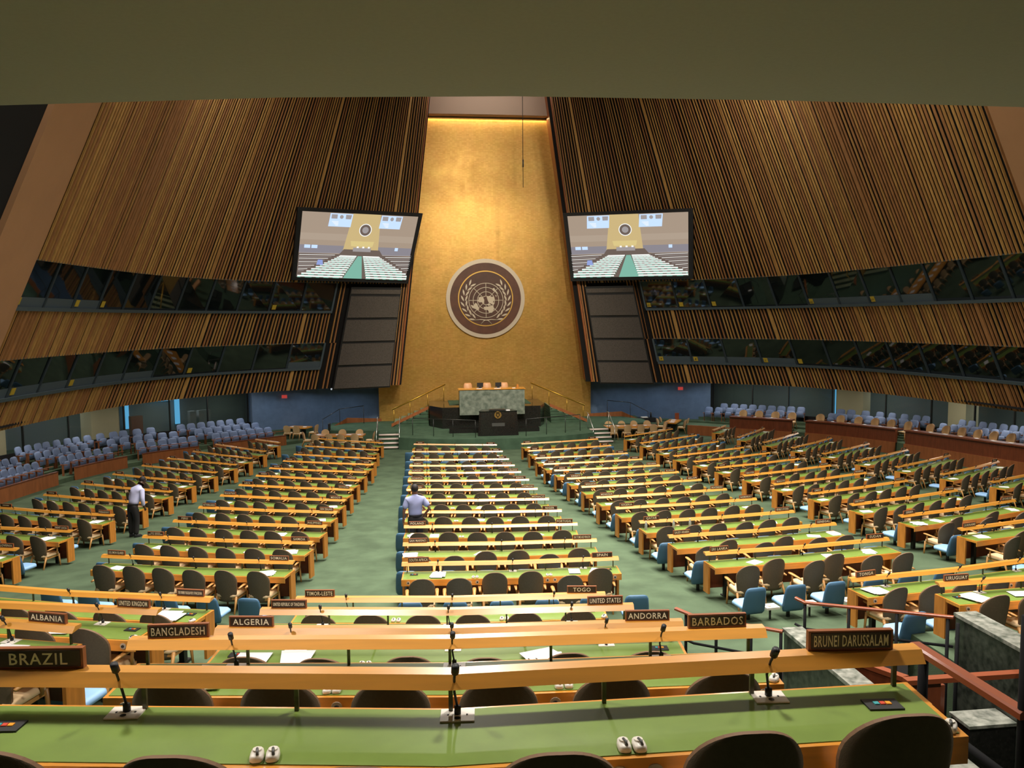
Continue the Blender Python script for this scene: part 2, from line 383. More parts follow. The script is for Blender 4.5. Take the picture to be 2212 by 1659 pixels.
# ------------------------------------------------------------------ under-gallery rooms behind the side seats
GP = [(10.5, 51.0), (12.6, 49.9), (16.6, 45.9), (18.9, 43.6), (20.1, 40.8), (20.7, 37.4), (20.8, 31.8), (21.0, 26), (21.0, 18)]
GC = chaikin(GP, 2); GS = polylen(GC)
def G(u, off, z, side):
    (x, y), (tx, ty) = at(GC, GS, u)
    return Vector((side * (x - ty * off), y + tx * off, z))          # off > 0 away from the hall
def gz(u, side): p = G(u, 0, 0, side); return fl(p.x, p.y)
def strip(u0, u1, o0, o1, z0, z1, side, n=24, absz=False):
    b = MB(); r = []
    for i in range(n + 1):
        u = u0 + (u1 - u0) * i / n; g = 0 if absz else gz(u, side)
        r.append([G(u, o0, g + z0, side), G(u, o1, g + z0, side), G(u, o1, g + z1, side), G(u, o0, g + z1, side)])
    b.loft(r); return b
def slope_strip(b, u0, u1, o0, o1, za, zb, side, n=10): pass
cyan = emis('daylit_corridor', (.12, .50, .85), .9)
for side, nm in ((-1, 'left'), (1, 'right')):
    b = MB(); q = (.2, 1.05, .45, 1.9, .7) if side < 0 else (.6, 1.5, .72, 2.4, .9)
    r = strip(0, GS[-1], .12, 3.6, -.6, q[0], side); b.add(r.v, r.f)
    r = strip(0, GS[-1], q[1], 3.6, 0, q[2], side); b.add(r.v, r.f); r = strip(0, GS[-1], q[3], 3.6, 0, q[4], side); b.add(r.v, r.f)
    r = strip(0, GS[-1], 3.6, 9, -.6, .6, side); b.add(r.v, r.f)
    struct(b.obj('floor_%s_gallery' % nm, 'carpet'))
    b = strip(0, GS[-1], -.35, 9, 3.42, 3.5, side, absz=True); struct(b.obj('ceiling_%s_gallery' % nm, 'slatback'))
    b = strip(0, GS[-1], 8, 8.2, -.5, 3.5, side, absz=False); struct(b.obj('wall_%s_corridor' % nm, 'corridor'))
    b = strip(0, GS[-1], 3.3, 3.42, .55, 1.2, side); struct(b.obj('baseboard_%s' % nm, 'slatback'))
    # glass panes
    us = lin(3.2, 32, 12)
    for i in range(12):
        wn += 1
        f = MB(); p0 = us[i]; g = gz(p0, side)
        f.loft([[G(p0, 3.3, g + 1.2, side), G(p0 + .06, 3.3, g + 1.2, side), G(p0 + .06, 3.4, g + 1.2, side), G(p0, 3.4, g + 1.2, side)], [G(p0, 3.3, 3.45, side), G(p0 + .06, 3.3, 3.45, side), G(p0 + .06, 3.4, 3.45, side), G(p0, 3.4, 3.45, side)]])
        o = struct(f.obj('window_%d' % wn, 'steel'))
        p = MB(); P = [G(us[i], 3.35, g + 1.2, side), G(us[i + 1], 3.35, g + 1.2, side), G(us[i + 1], 3.35, 3.45, side), G(us[i], 3.35, 3.45, side)]
        p.add(P, [(0, 1, 2, 3)]); p.obj('pane', 'clearglass', o)
    for j, u in enumerate((10.6, 16.0)):
        b = strip(u, u + 1.0, 3.5, 4.3, 0, 3.0, side, 3); struct(b.obj('pillar_%d' % (j + 1 + (2 if side > 0 else 0)), 'cream_pillar'))
# bright corridor windows seen through the left glass
for k, (u0, u1, z0, z1) in enumerate(((5.6, 6.9, 2.55, 3.0), (5.0, 5.3, 1.0, 3.3), (8.3, 8.5, 1.0, 3.0))):
    b = strip(u0, u1, 7.7, 7.8, z0, z1, -1, 3); wn += 1; struct(b.obj('window_%d' % wn, cyan))
b = strip(9.6, 10.1, 7.7, 7.8, .8, 3.0, 1, 3); wn += 1; struct(b.obj('window_%d' % wn, cyan))
for k, (u0, u1) in enumerate(((4.4, 5.0), (5.2, 5.6), (8.6, 9.3))):
    b = strip(u0, u1, 5.4, 5.7, .6, 2.0, -1, 3); tag(b.obj('corridor_display_board', 'railwood' if k == 2 else 'corridor'), ['grey display board in the bright corridor behind the left glass, nearest the blue wall', 'narrow grey display board in the bright corridor behind the left glass', 'reddish display board beside the cream pillar behind the left glass'][k], 'display board', 'corridor display boards')

# ------------------------------------------------------------------ stage
def arc_edge(z, n=16):
    return [(-6.9, 47.4), (-5.7, 47.4)] + [(5.7 * math.sin(R(a)) / math.sin(R(50)), 45.55 - 1.5 * (math.cos(R(a)) - math.cos(R(50))) / (1 - math.cos(R(50))), ) for a in lin(-50, 50, n)] + [(5.7, 47.4), (6.9, 47.4)]
b = MB(); e = arc_edge(0); poly = [(-10.2, 53.3), (-10.2, 49.3), (-6.9, 48.6)] + e + [(6.9, 48.6), (10.2, 49.3), (10.2, 53.3)]
b.loft([[(x, y, -.4) for x, y in poly], [(x, y, .74) for x, y in poly]]); struct(b.obj('floor_stage', 'stagecarpet'))
for s, nm in ((-1, 'left'), (1, 'right')):
    t = empty('stage_steps', T(s * 6.3, 46.3, 0))
    tag(t, 'four carpeted steps with pale nosings at the %s end of the stage' % nm, 'steps', 'stage steps')
    for k in range(4):
        z = .185 * (k + 1); y = 45.75 + .42 * k - 46.3
        MB().box(-.6, .6, y, 47.5 - 46.3, -.3, z).obj('step', 'stagecarpet', t)
        b = MB(); b.tube([(-.58, y, z - .045), (.58, y, z - .045)], .06); b.obj('nosing', 'nosing', t)
# rostrum
t = empty('speakers_rostrum', T(0, 45.2, .74)); tag(t, 'black granite speaker rostrum with a gold emblem, on the stage front', 'rostrum')
b = MB(); r = []
for z, w, d0 in ((0, 1.17, 0), (.06, 1.17, 0), (1.36, 1.09, .05), (1.43, 1.12, .02)):
    r.append([(-w, d0, z), (-w + .12, d0 - .03, z), (w - .12, d0 - .03, z), (w, d0, z), (w - .25, 1.0, z), (-w + .25, 1.0, z)])
b.loft(r); b.obj('body', 'granite', t)
MB().box(-.37, .37, -.03, .0, .55, .74).obj('inset_panel', 'greyplate', t)
MB().box(-.48, .42, .15, .6, 1.43, 1.50).obj('reading_desk', 'steel', t)
b = MB(); b.box(.48, .7, .1, .35, 1.43, 1.46); b.obj('notice_card', 'paper', t)
# emblem construction ------------------------------------------------
def emblem(parent, cx, y, cz, s, m, full=True):
    """polar-grid globe with olive branches, in the xz plane facing -y; s = globe radius"""
    b = MB(); h = .02 * s
    for k in range(1, 5): b.disc((cx, y, cz), s * k / 4 + .016 * s, 40, 'y', h, s * k / 4 - .016 * s)
    for k in range(8):
        a = R(45 * k); dx, dz = math.cos(a), math.sin(a); n = (-dz * .014 * s, dx * .014 * s)
        p0, p1 = .25 * s, s
        P = [(cx + dx * p0 + n[0], cz + dz * p0 + n[1]), (cx + dx * p0 - n[0], cz + dz * p0 - n[1]), (cx + dx * p1 - n[0], cz + dz * p1 - n[1]), (cx + dx * p1 + n[0], cz + dz * p1 + n[1])]
        b.loft([[(x, y, z) for x, z in P], [(x, y - h, z) for x, z in P]])
    b.obj('globe_grid', m, parent)
    lands = [[(-.42, .08), (-.5, -.02), (-.38, -.12), (-.22, -.1), (-.12, -.2), (-.1, .02), (-.16, .16), (-.3, .22), (-.44, .16)],
             [(.04, .2), (.2, .26), (.34, .2), (.46, .22), (.5, .02), (.4, -.1), (.5, -.18), (.42, -.28), (.3, -.2), (.16, -.14), (.1, .0)],
             [(-.14, -.38), (.12, -.36), (.42, -.28), (.46, -.52), (.34, -.72), (.18, -.72), (.1, -.56), (-.1, -.56)],
             [(-.9, -.26), (-.72, -.3), (-.62, -.14), (-.52, -.2), (-.4, -.5), (-.46, -.58), (-.62, -.5), (-.82, -.42)],
             [(.36, .66), (.48, .72), (.58, .56), (.74, .36), (.56, .48), (.42, .56)],
             [(.04, -.26), (.2, -.2), (.3, -.26), (.16, -.32)], [(.54, .3), (.6, .18), (.62, .28)]]
    for P in lands:
        b = MB(); b.loft([[(cx + x * s, y, cz + z * s) for x, z in P], [(cx + x * s, y - h * 1.5, cz + z * s) for x, z in P]]); b.obj('land', m, parent)
    for sd in (-1, 1):
        br = MB(); br.tube([(cx - sd * .32 * s, y - h, cz - 1.38 * s), (cx - sd * .1 * s, y - h, cz - 1.16 * s), (cx + sd * .3 * s, y - h, cz - 1.12 * s), (cx + sd * .7 * s, y - h, cz - 1.15 * s)], .03 * s, 6)
        br = br.obj('olive_branch', m, parent)
        for k in range(8):
            a = R(-60 + 14.5 * k); rr = 1.25 * s
            for side in (-1, 1):
                c0 = (cx + sd * rr * math.cos(a), cz + rr * math.sin(a)); da = a + R(90) - side * R(24)
                L = .38 * s; d = (sd * math.cos(da), math.sin(da)); n = (-d[1], d[0])
                base = (c0[0] + side * sd * math.cos(a) * .035 * s, c0[1] + side * math.sin(a) * .035 * s)
                P = []
                for tt, ww in ((0, 0.01), (.3, .042), (.6, .05), (.85, .025), (1, .005)): P.append((base[0] + d[0] * L * tt + n[0] * ww * s, base[1] + d[1] * L * tt + n[1] * ww * s))
                for tt, ww in ((.85, .025), (.6, .05), (.3, .042)): P.append((base[0] + d[0] * L * tt - n[0] * ww * s, base[1] + d[1] * L * tt - n[1] * ww * s))
                lf = MB(); lf.loft([[(x, y, z) for x, z in P], [(x, y - h, z) for x, z in P]]); lf.obj('leaf', m, br)
e0 = empty('gold_emblem', Matrix.Identity(4)); e0.parent = t; e0.matrix_local = T(0, 0, 0)
MB().disc((-.02, .0, 1.2), .2, 24, 'y', .035, .18).obj('emblem_ring', 'gilt', e0)
def emblem_small(parent, cx, y, cz, s):
    b = MB(); h = .012
    for k in (2, 4): b.disc((cx, y, cz), s * k / 4 + .04 * s, 24, 'y', h, s * k / 4 - .04 * s)
    b.disc((cx, y, cz), s * .35, 16, 'y', h)
    for sd in (-1, 1):
        for k in range(8):
            a = R(-70 + 15 * k); c0 = (cx + sd * 1.3 * s * math.cos(a), cz + 1.3 * s * math.sin(a))
            b.ball((c0[0], y - h, c0[1]), (.14 * s, .01, .2 * s), 6)
    b.obj('emblem_relief', 'gilt', parent)
emblem_small(e0, -.02, -.01, 1.2, .115)

E = empty('wall_emblem', T(.02, 53.18, 8.8)); tag(E, 'huge round walnut emblem disc with silver globe and olive branches on gold wall', 'emblem')
MB().disc((0, 0, 0), 2.62, 72, 'y', .14).obj('outer_rim', 'silver', E)
MB().disc((0, -.14, 0), 2.36, 72, 'y', .02).obj('outer_disc', 'emblemring', E)
MB().disc((0, -.16, 0), 1.84, 72, 'y', .03, 1.77).obj('inner_rim', 'gilt', E)
MB().disc((0, -.16, 0), 1.77, 72, 'y', .01).obj('inner_disc', 'emblembrown', E)
emblem(E, .02, -.17, -.12, 1.14, 'silver')

# presidium
t = empty('presidium_desk', T(0, 48, .74)); tag(t, 'green marble presidium desk on the black marble platform behind the rostrum', 'desk')
MB().box(-2.05, 1.95, .3, .5, .86, 2.40).obj('marble_front', 'marble', t)
MB().box(-2.12, 2.0, .26, 1.3, 2.40, 2.45).obj('desk_top', 'maple', t)
for x in (-2.05, 1.85): MB().box(x, x + .1, .5, .74, .86, 2.40).box(x, x + .1, .74, 1.3, 1.335, 2.40).obj('side_panel', 'marble', t)
t = empty('presidium_platform', T(0, 48, .74)); tag(t, 'black marble platform block carrying the green marble desk', 'platform')
b = MB(); P = [(-3.85, 2.1), (-3.1, .75), (3.0, .75), (3.45, 2.1), (3.45, 4.9), (-3.85, 4.9)]
b.loft([[(x, y, 0) for x, y in P], [(x, y, 1.3) for x, y in P]]); b.obj('block', 'granite', t)
MB().box(-2.6, 2.6, 2.2, 4.95, 1.3, 1.33).obj('upper_floor', 'stagecarpet', t)
tag(MB().box(-2.75, 2.6, 46.6, 47.3, .74, .97).obj('low_step_block', 'granite'), 'low black granite step on the stage behind the rostrum', 'step')
# officers' chairs
for i, x in enumerate((-1.42, -.22, .85)):
    t = empty('leather_armchair', T(x, 49.9, 2.07, 180 + (4, 0, -3)[i])); tag(t, '%s of the three tan leather high-back chairs behind the marble desk' % ('left', 'middle', 'right')[i], 'chair', 'tan leather officer chairs')
    b = MB(); r = []
    b.smooth = True
    for z, w, y in ((.4, .24, -.02), (.55, .29, -.05), (1.0, .29, -.1), (1.25, .27, -.15), (1.36, .2, -.17)):
        r.append([(-w, y, z), (-w * .8, y + .05, z), (w * .8, y + .05, z), (w, y, z), (w * .8, y - .1, z), (-w * .8, y - .1, z)])
    b.loft(r); b.obj('backrest', 'tanleather', t)
    MB().box(-.28, .28, 0, .5, .35, .48).obj('seat', 'tanleather', t)
    for s in (-1, 1): MB().box(s * .3 - .04, s * .3 + .04, -.05, .4, .6, .66).obj('armrest', 'tanleather', t)
    b = MB(); b.tube([(0, .2, 0), (0, .2, .36)], .05); b.obj('pedestal', 'steel', t)
for i, (x, l) in enumerate(((-.75, 'left of the middle tan chair'), (.38, 'left of the right tan chair'))):
    t = empty('desk_monitor', T(x, 48.75, 3.19)); tag(t, 'small dark monitor on the marble desk %s' % l, 'monitor', 'monitors on the marble desk')
    MB().box(-.19, .19, 0, .05, .08, .34).obj('screen', 'black', t); MB().box(-.08, .08, -.05, .1, 0, .08).obj('stand', 'steel', t)
for i, (x, w) in enumerate(((-1.0, .35), (.1, .4), (1.2, .2))):
    tag(MB().box(x, x + w, 48.4, 48.62, 3.19, 3.21).obj('paper_sheet', 'paper'), 'white papers on the marble desk in front of the %s tan chair' % ('left', 'middle', 'right')[i], 'papers', 'papers on the marble desk')
tag(MB().box(1.5, 1.62, 48.6, 48.8, 3.19, 3.4).obj('wooden_box', 'panelwood'), 'small wooden box at the right end of the marble desk', 'box')
# side stairs with gold rails
for s, nm in ((-1, 'left'), (1, 'right')):
    t = empty('platform_stairs', T(s * 4.9, 51.2, .74)); tag(t, 'green carpeted stairs rising to the platform on its %s, along the gold wall' % nm, 'stairs', 'platform stairs')
    for k in range(6):
        x0 = s * (1.2 - .42 * k); b = MB(); a, c = sorted((x0, s * -.98)); b.box(a, c, -.9 + .1 * k, 1.9, .17 * k, .17 * (k + 1) - .02); o = b.obj('step', 'stagecarpet', t)
        a, c = sorted((x0, max(x0 - s * .34, -.98) if s > 0 else min(x0 - s * .34, .98))); MB().box(a, c, -.9 + .1 * k, 1.9, .17 * (k + 1) - .02, .17 * (k + 1)).obj('tread', 'tread', o)
    b = MB(); P = [(s * 1.35, -.95), (s * -.98, -.35)]
    b.loft([[(x, y, z0), (x, y - .06, z0), (x, y - .06, z0 + .2), (x, y, z0 + .2)] for (x, y), z0 in zip(P, (0, 1.0))]); b.obj('stringer', 'galwood', t)
    r = empty('gold_handrail', Matrix.Identity(4)); r.parent = t; r.matrix_local = T(s * .3, -.2, 0)
    b = MB(); b.tube([(s * 1.0, -.4, 1.05), (s * -2.4, .7, 2.5)], .045); b.obj('rail', 'bronzegold', r)
    for q in (0.03, .33, .66, .97):
        x, y, z = s * (1.0 - 3.4 * q), -.4 + 1.1 * q, 1.05 + 1.45 * q
        b = MB(); b.tube([(x, y, max(0, z - 1.05)), (x, y, z)], .02, 6); b.obj('post', 'bronzegold', r)
# stage railings
def railing(name, pts, zt, label, posts, m='steel', zb=None, r=.022, cat='railing', group='stage railings', mid=None, mp=None):
    t = empty(name, T(*pts[0], 0)); tag(t, label, cat, group); o = Vector((pts[0][0], pts[0][1], 0))
    Z = zt if isinstance(zt, list) else [zt] * len(pts)
    b = MB(); PP = [Vector((x, y, z)) - o for (x, y), z in zip(pts, Z)]
    if m == 'railwood':
        rr = []
        for i, p in enumerate(PP):
            d = (PP[min(i + 1, len(PP) - 1)] - PP[max(i - 1, 0)]).normalized(); l = Vector((-d.y, d.x, 0)).normalized()
            rr.append([p + l * a * r * 1.1 + Vector((0, 0, c * r * .6)) for a, c in ((-1, -1), (1, -1), (1, .5), (.7, 1), (-.7, 1), (-1, .5))])
        b.loft(rr)
    else: b.tube(PP, r)
    b.obj('top_rail', m, t)
    if mid: b = MB(); b.tube([Vector((x, y, z - mid)) - o for (x, y), z in zip(pts, Z)], r * .7); b.obj('lower_rail', mp or m, t)
    for px, py, z0, z1 in posts:
        b = MB(); b.tube([Vector((px, py, z0)) - o, Vector((px, py, z1)) - o], r * .8, 8); b.obj('post', mp or m, t)
    return t
M['chrome'] = mat('satin_steel', (.45, .45, .42), .3, metal=.8)
e = [p for p in arc_edge(0)[2:-2]]
railing('stage_railing', [(-4.9, 46.35), (-1.35, 44.75)], 1.72, 'thin metal railing along the stage edge left of the rostrum', [(x, y, .74, 1.72) for x, y in ((-4.9, 46.35), (-3.7, 45.7), (-2.6, 45.2), (-1.35, 44.75))])
railing('stage_railing', [(1.55, 44.75), (5.0, 46.3)], 1.72, 'thin metal railing along the stage edge right of the rostrum', [(x, y, .74, 1.72) for x, y in ((1.55, 44.75), (2.8, 45.2), (4.0, 45.7), (5.0, 46.3))])
for s, nm in ((-1, 'left'), (1, 'right')):
    for k, x in enumerate((5.66, 6.95)):
        railing('step_handrail', [(s * x, 45.65), (s * x, 47.2), (s * x, 47.7)], [.95, 1.7, 1.7], 'metal handrail on the %s side of the %s stage steps' % (('inner', 'outer')[k], nm), [(s * x, 45.65, 0, .95), (s * x, 47.2, .6, 1.7)], 'chrome', group='stage step handrails')
    railing('ramp_railing', [(s * 8.1, 52.3), (s * 9.6, 52.0), (s * 10.6, 51.2)], [1.9, 1.75, 1.2], 'dark railing before the blue wall %s of the stage' % nm, [(s * 8.1, 52.3, .74, 1.9), (s * 9.6, 52.0, .7, 1.75), (s * 10.6, 51.2, 0, 1.2)], 'steel', group='blue wall railings')
    b = MB(); P = [(s * 7.0, 53.2, .74), (s * 9.2, 52.7, .9), (s * 10.4, 50.6, .35), (s * 10.6, 50.0, .2)]
    b.loft([[(x, y, z - .4), (x, y + .08, z - .4), (x, y + .08, z + .18), (x, y, z + .18)] for x, y, z in P]); struct(b.obj('baseboard_stage_%s' % nm, 'galwood'))
    ex = MB(); xx, yy = (s * 13.0, 51.7); ex.box(xx - .16, xx + .16, yy, yy + .1, 2.55, 2.75); tag(ex.obj('exit_sign', 'exitred'), 'small red lit exit sign high on the blue wall %s of the stage' % nm, 'sign', 'red exit signs')

# ------------------------------------------------------------------ screens and speaker towers
E_ = {}
def em(k, c, s=1): 
    if k not in E_: E_[k] = emis('screen_' + k, c, s)
    return E_[k]
def screen(side):
    if side < 0: C = [Vector(p) for p in ((-11.65, 47.35, 9.78), (-5.05, 50.7, 9.70), (-4.28, 50.75, 14.1), (-11.08, 46.75, 13.85))]
    else: C = [Vector(p) for p in ((5.3, 50.6, 9.8), (12.05, 46.75, 9.72), (11.65, 46.0, 13.85), (4.78, 50.5, 14.1))]
    t = empty('projection_screen', Matrix.Identity(4)); tag(t, 'big projection screen showing the hall, %s of the gold wall' % ('left' if side < 0 else 'right'), 'screen', 'hanging projection screens')
    nrm = (C[1] - C[0]).cross(C[3] - C[0]).normalized(); C[2] = C[2] - nrm * (C[2] - C[0]).dot(nrm)
    def P(u, v, d=0): return (C[0] * (1 - u) + C[1] * u) * (1 - v) + (C[3] * (1 - u) + C[2] * u) * v + nrm * d
    b = MB(); b.loft([[P(0, 0, d), P(1, 0, d), P(1, 1, d), P(0, 1, d)] for d in (-.25, 0)]); b.obj('frame', 'black', t)
    b = MB(); mats = []; lay = [0]
    def poly(pts, mk):
        if mk not in mats: mats.append(mk)
        b.cur = mats.index(mk); lay[0] += 1
        b.add([P(.035 + .93 * x, .05 + .9 * (1 - y), .012 + .0006 * lay[0]) for x, y in pts], [tuple(range(len(pts)))])
    G1 = em('wall', (.40, .31, .235), 1.0); G2 = em('wall2', (.44, .35, .27)); GO = em('gold', (.62, .47, .22)); BL = em('blue', (.55, .72, 1.0), 1.1); WH = em('white', (.95, .95, .92), 1.05)
    GR = em('green', (.22, .48, .38)); DK = em('dark', (.16, .12, .10)); GY = em('grey', (.36, .33, .33)); GD = em('glow', (.72, .58, .25)); BW = em('bluewall', (.27, .25, .28)); LB = em('lav', (.30, .38, .72))
    sh = 0 if side < 0 else -.06
    poly([(0, 0), (1, 0), (1, 1), (0, 1)], G1); poly([(0, .32), (1, .32), (1, .42), (0, .42)], G2)
    poly([(0, .5), (1, .5), (1, .62), (0, .62)], BW)
    poly([(.42 + sh, 0), (.66 + sh, 0), (.69 + sh, .60), (.37 + sh, .60)], GO); poly([(.43 + sh, .42), (.64 + sh, .42), (.63 + sh, .5), (.44 + sh, .5)], GD)
    cx = .545 + sh
    poly([(cx + .055 * math.cos(a), .245 + .098 * math.sin(a)) for a in [2 * math.pi * k / 24 for k in range(24)]], WH)
    poly([(cx + .048 * math.cos(a), .245 + .086 * math.sin(a)) for a in [2 * math.pi * k / 24 for k in range(24)]], DK)
    poly([(cx + .028 * math.cos(a), .245 + .05 * math.sin(a)) for a in [2 * math.pi * k / 16 for k in range(16)]], GY)
    for a, c, y0, y1 in ((.23 + sh, .42 + sh, .01, .21), (.67 + sh, .86 + sh, .01, .21)):
        poly([(a, y0), (c, y0), (c - .01, y1), (a - .01, y1)], BL); poly([(a + .01, y0 + .015), (a + .06, y0 + .015), (a + .06, .09), (a + .01, .09)], GY); poly([(c - .06, y0 + .015), (c - .01, y0 + .015), (c - .015, .09), (c - .06, .09)], GY)
        poly([((a + c) / 2 + .016 * math.cos(q), .06 + .03 * math.sin(q)) for q in [2 * math.pi * k / 12 for k in range(12)]], GY)
        for k in range(4): poly([(a + .02 + .01 * k, .13 + .018 * k), (a + .075, .13 + .018 * k), (a + .07, .138 + .018 * k), (a + .015 + .01 * k, .138 + .018 * k)], WH)
    for a, c in ((.04, .09), (.1, .15), (.84, .87)): poly([(a, .5), (c, .5), (c, .55), (a, .55)], BL)
    poly([(.38 + sh, .55), (.70 + sh, .55), (.74 + sh, .64), (.34 + sh, .64)], DK); poly([(.46 + sh, .52), (.62 + sh, .52), (.62 + sh, .58), (.46 + sh, .58)], GY)
    for x in (.49, .54, .59): poly([(x + sh, .5), (x + .018 + sh, .5), (x + .018 + sh, .525), (x + sh, .525)], WH)
    poly([(0, .63), (1, .63), (1, 1), (0, 1)], DK)
    vx = .53 + sh * .5; va = .52
    poly([(vx - .018, .65), (vx + .018, .65), (va + .06, 1), (va - .115, 1)], GR)
    rnd = random.Random(5)
    for k in range(13):
        y = .645 + .36 * (k / 13) ** 1.45; h = .009 + .013 * k / 13; q = (y - .63) / .37
        for sd in (-1, 1):
            a = vx + sd * (.025 + .09 * q) - (.03 * q); c = vx + sd * (.16 + .42 * q)
            a, c = max(0, min(1, min(a, c))), max(0, min(1, max(a, c)))
            poly([(a, y), (c, y), (c, min(1, y + h)), (a, min(1, y + h))], WH); poly([(a, y + h), (c, y + h), (c, min(1, y + 1.8 * h)), (a, min(1, y + 1.8 * h))], GR)
            for j in range(5):
                x = a + (c - a) * (j + .3 + .3 * rnd.random()) / 5; poly([(x, y + h * 1.2), (x + .01 + .03 * q, y + h * 1.2), (x + .01 + .03 * q, min(1, y + 2.2 * h)), (x, min(1, y + 2.2 * h))], DK)
    for sd in (-1, 1):
        for k in range(11):
            y = .62 + .028 * k; x0 = vx + sd * (.20 + .028 * k); x1 = vx + sd * .6; a, c = max(0, min(x0, x1)), min(1, max(x0, x1))
            if c - a > .02: poly([(a, y), (c, y - .01), (c, y - .003), (a, y + .008)], WH if k % 2 else GY)
    poly([(.16 + sh * .3, .72), (.2 + sh * .3, .72), (.21 + sh * .3, .8), (.15 + sh * .3, .8)], LB)
    b.obj('picture', mats, t)
screen(-1); screen(1)
for side in (-1, 1):
    u0, u1 = (.85, 4.55) if side < 0 else (1.75, 5.25)
    def Q(u, z, off): 
        a, c = W(u0, z, side, off), W(u1, z, side, off); q = (u - u0) / (u1 - u0); return a * (1 - q) + c * q
    t = empty('speaker_column', Matrix.Identity(4)); tag(t, 'tall dark loudspeaker column of four panels below the %s screen' % ('left' if side < 0 else 'right'), 'loudspeaker', 'loudspeaker columns')
    b = MB(); b.loft([[Q(u0, z, -.04), Q(u1, z, -.04), Q(u1, z, .3), Q(u0, z, .3)] for z in (3.2, 9.45)]); b.obj('cabinet', 'black', t)
    b = MB(); b.loft([[Q(u0 + .05, z, .3), Q(u1 - .05, z, .3), Q(u1 - .05, z, .33), Q(u0 + .05, z, .33)] for z in (9.05, 9.32)]); b.obj('top_panel', 'speaker', t)
    for k in range(4):
        z0 = 3.28 + 1.44 * k
        b = MB(); b.loft([[Q(u0 + .08, z, .3), Q(u1 - .08, z, .3), Q(u1 - .08, z, .36), Q(u0 + .08, z, .36)] for z in (z0, z0 + 1.3)]); b.obj('grille_panel', 'speaker', t)
b = MB(); b.tube([(1.41, 44, 23), (1.40, 44, 14.6)], .018, 6); t = b.obj('hanging_cable', 'black'); tag(t, 'thin black cable hanging in front of the gold wall', 'cable')
b = MB(); b.tube([(1.405, 44, 15.7), (1.405, 44, 16.1)], .04, 8); b.obj('cable_weight', 'black', t)

# ------------------------------------------------------------------ delegates' desks
BEND = [.04]
def bd(u): return BEND[0] * (abs(u) - 2.1)
def desk_parts(hw, full):
    us = [-hw, 0, hw] if hw > 1.5 else [-hw, hw]
    B = bd if hw > 1.5 else (lambda u: 0)
    P = []
    def ex(name, prof, m, a=0., sub=None, us2=None):
        s = us2 or [u - math.copysign(a, u) if u else 0 for u in us]
        P.append((name, MB().extrude(prof, s, B).mesh(name, m), sub))
    b = MB().extrude([(0, .945), (.075, .945), (.075, .915), (-.042, .892)], us, B)
    if not full:
        b.cur = 1
        for k in range(5): u = -hw + .12 + (2 * hw - .24) * k / 4; b.box(u - .008, u + .008, .045 + B(u), .062 + B(u), .74, .91)
    P.append(('shelf', b.mesh('shelf', ['shelfwood', 'post']), None))
    b = MB().extrude([(-.41, .745), (.09, .745), (.09, .62), (.07, .62), (.07, .70), (-.39, .70), (-.39, .62), (-.41, .626)], [u - math.copysign(.02, u) if u else 0 for u in us], B)
    P.append(('tabletop', b.mesh('tabletop', 'maple'), None))
    ex('green_inlay', [(-.385, .749), (.07, .749), (.07, .74), (-.385, .74)], 'inlay', .045)
    for s in (-1, 1):
        u0, u1 = sorted((s * (hw - .055), s * (hw - .015)))
        P.append(('end_panel', MB().box(u0, u1, -.13 + B(hw), .088 + B(hw), .14, .744).mesh('end_panel', 'panelwood'), None))
        b = MB().box(s * (hw - .45) - .04, s * (hw - .45) + .04, -.05, .03, .03, .70).box(s * (hw - .45) - .05, s * (hw - .45) + .05, -.36, .1, 0, .04)
        P.append(('pedestal_leg', b.mesh('pedestal_leg', 'steel'), None))
    ex('modesty_panel', [(.045, .70), (.066, .70), (.066, .2), (.045, .2)], 'redwood', .08)
    # microphones
    for u in ((-1.4, .03, 1.4) if hw > 1.5 else (0,)):
        y = B(u)
        b = MB(); b.tube([(u, .02 + y, .75), (u, .02 + y, .79)], .016, 6); b.tube([(u, .02 + y, .78), (u - .012, .01 + y, .86), (u - .01, -.03 + y, .94), (u - .005, -.06 + y, .985)], .006, 6); b.tube([(u - .005, -.05 + y, .975), (u - .002, -.075 + y, 1.015)], .017, 8)
        sub = None
        if full:
            q = MB().box(u - .072, u + .072, -.045 + y, .065 + y, .749, .755); q.cur = 1; q.disc((u, -.02 + y, .7545), .013, 10, 'z', .002)
            for dx in (-.04, .04): q.box(u + dx - .004, u + dx + .004, y + .005, y + .015, .7545, .757)
            sub = [('mount_plate', q.mesh('mount_plate', ['white', 'black']))]
        P.append(('microphone', b.mesh('microphone', 'black'), sub))
    if full:
        for k in range(7):
            u = -hw + .1 + (2 * hw - .2) * k / 6; b = MB(); b.box(u - .009, u + .009, .045 + B(u), .063 + B(u), .742, .91)
            P.append(('shelf_post', b.mesh('shelf_post', 'post'), None))
        for s in (-1, 1):
            u = s * (hw - .24); y = B(u)
            b = MB().box(u - .075, u + .075, -.17 + y, -.075 + y, .749, .757)
            sub = []
            for k, c in enumerate(('teal', 'red', 'orange')): sub.append(('button', MB().box(u - .036 + .026 * k, u - .014 + .026 * k, -.13 + y, -.105 + y, .756, .761).mesh('button', c)))
            P.append(('voting_panel', b.mesh('voting_panel', 'black'), sub))
        for u in (-1.95, -.80, -.66, .66, .80, 1.95):
            b = MB(); b.disc((u, -.409 + B(u), .685), .034, 14, 'y', .008); b.cur = 1; b.disc((u, -.417 + B(u), .685), .016, 10, 'y', .01)
            P.append(('earphone_socket', b.mesh('earphone_socket', ['silver', 'black']), None))
    return P
PROTO = {k: desk_parts(*k) for k in ((2.1, True), (2.1, False), (1.1, False))}
BEND[0] = .072; PROTO['front'] = desk_parts(2.1, True); BEND[0] = .04
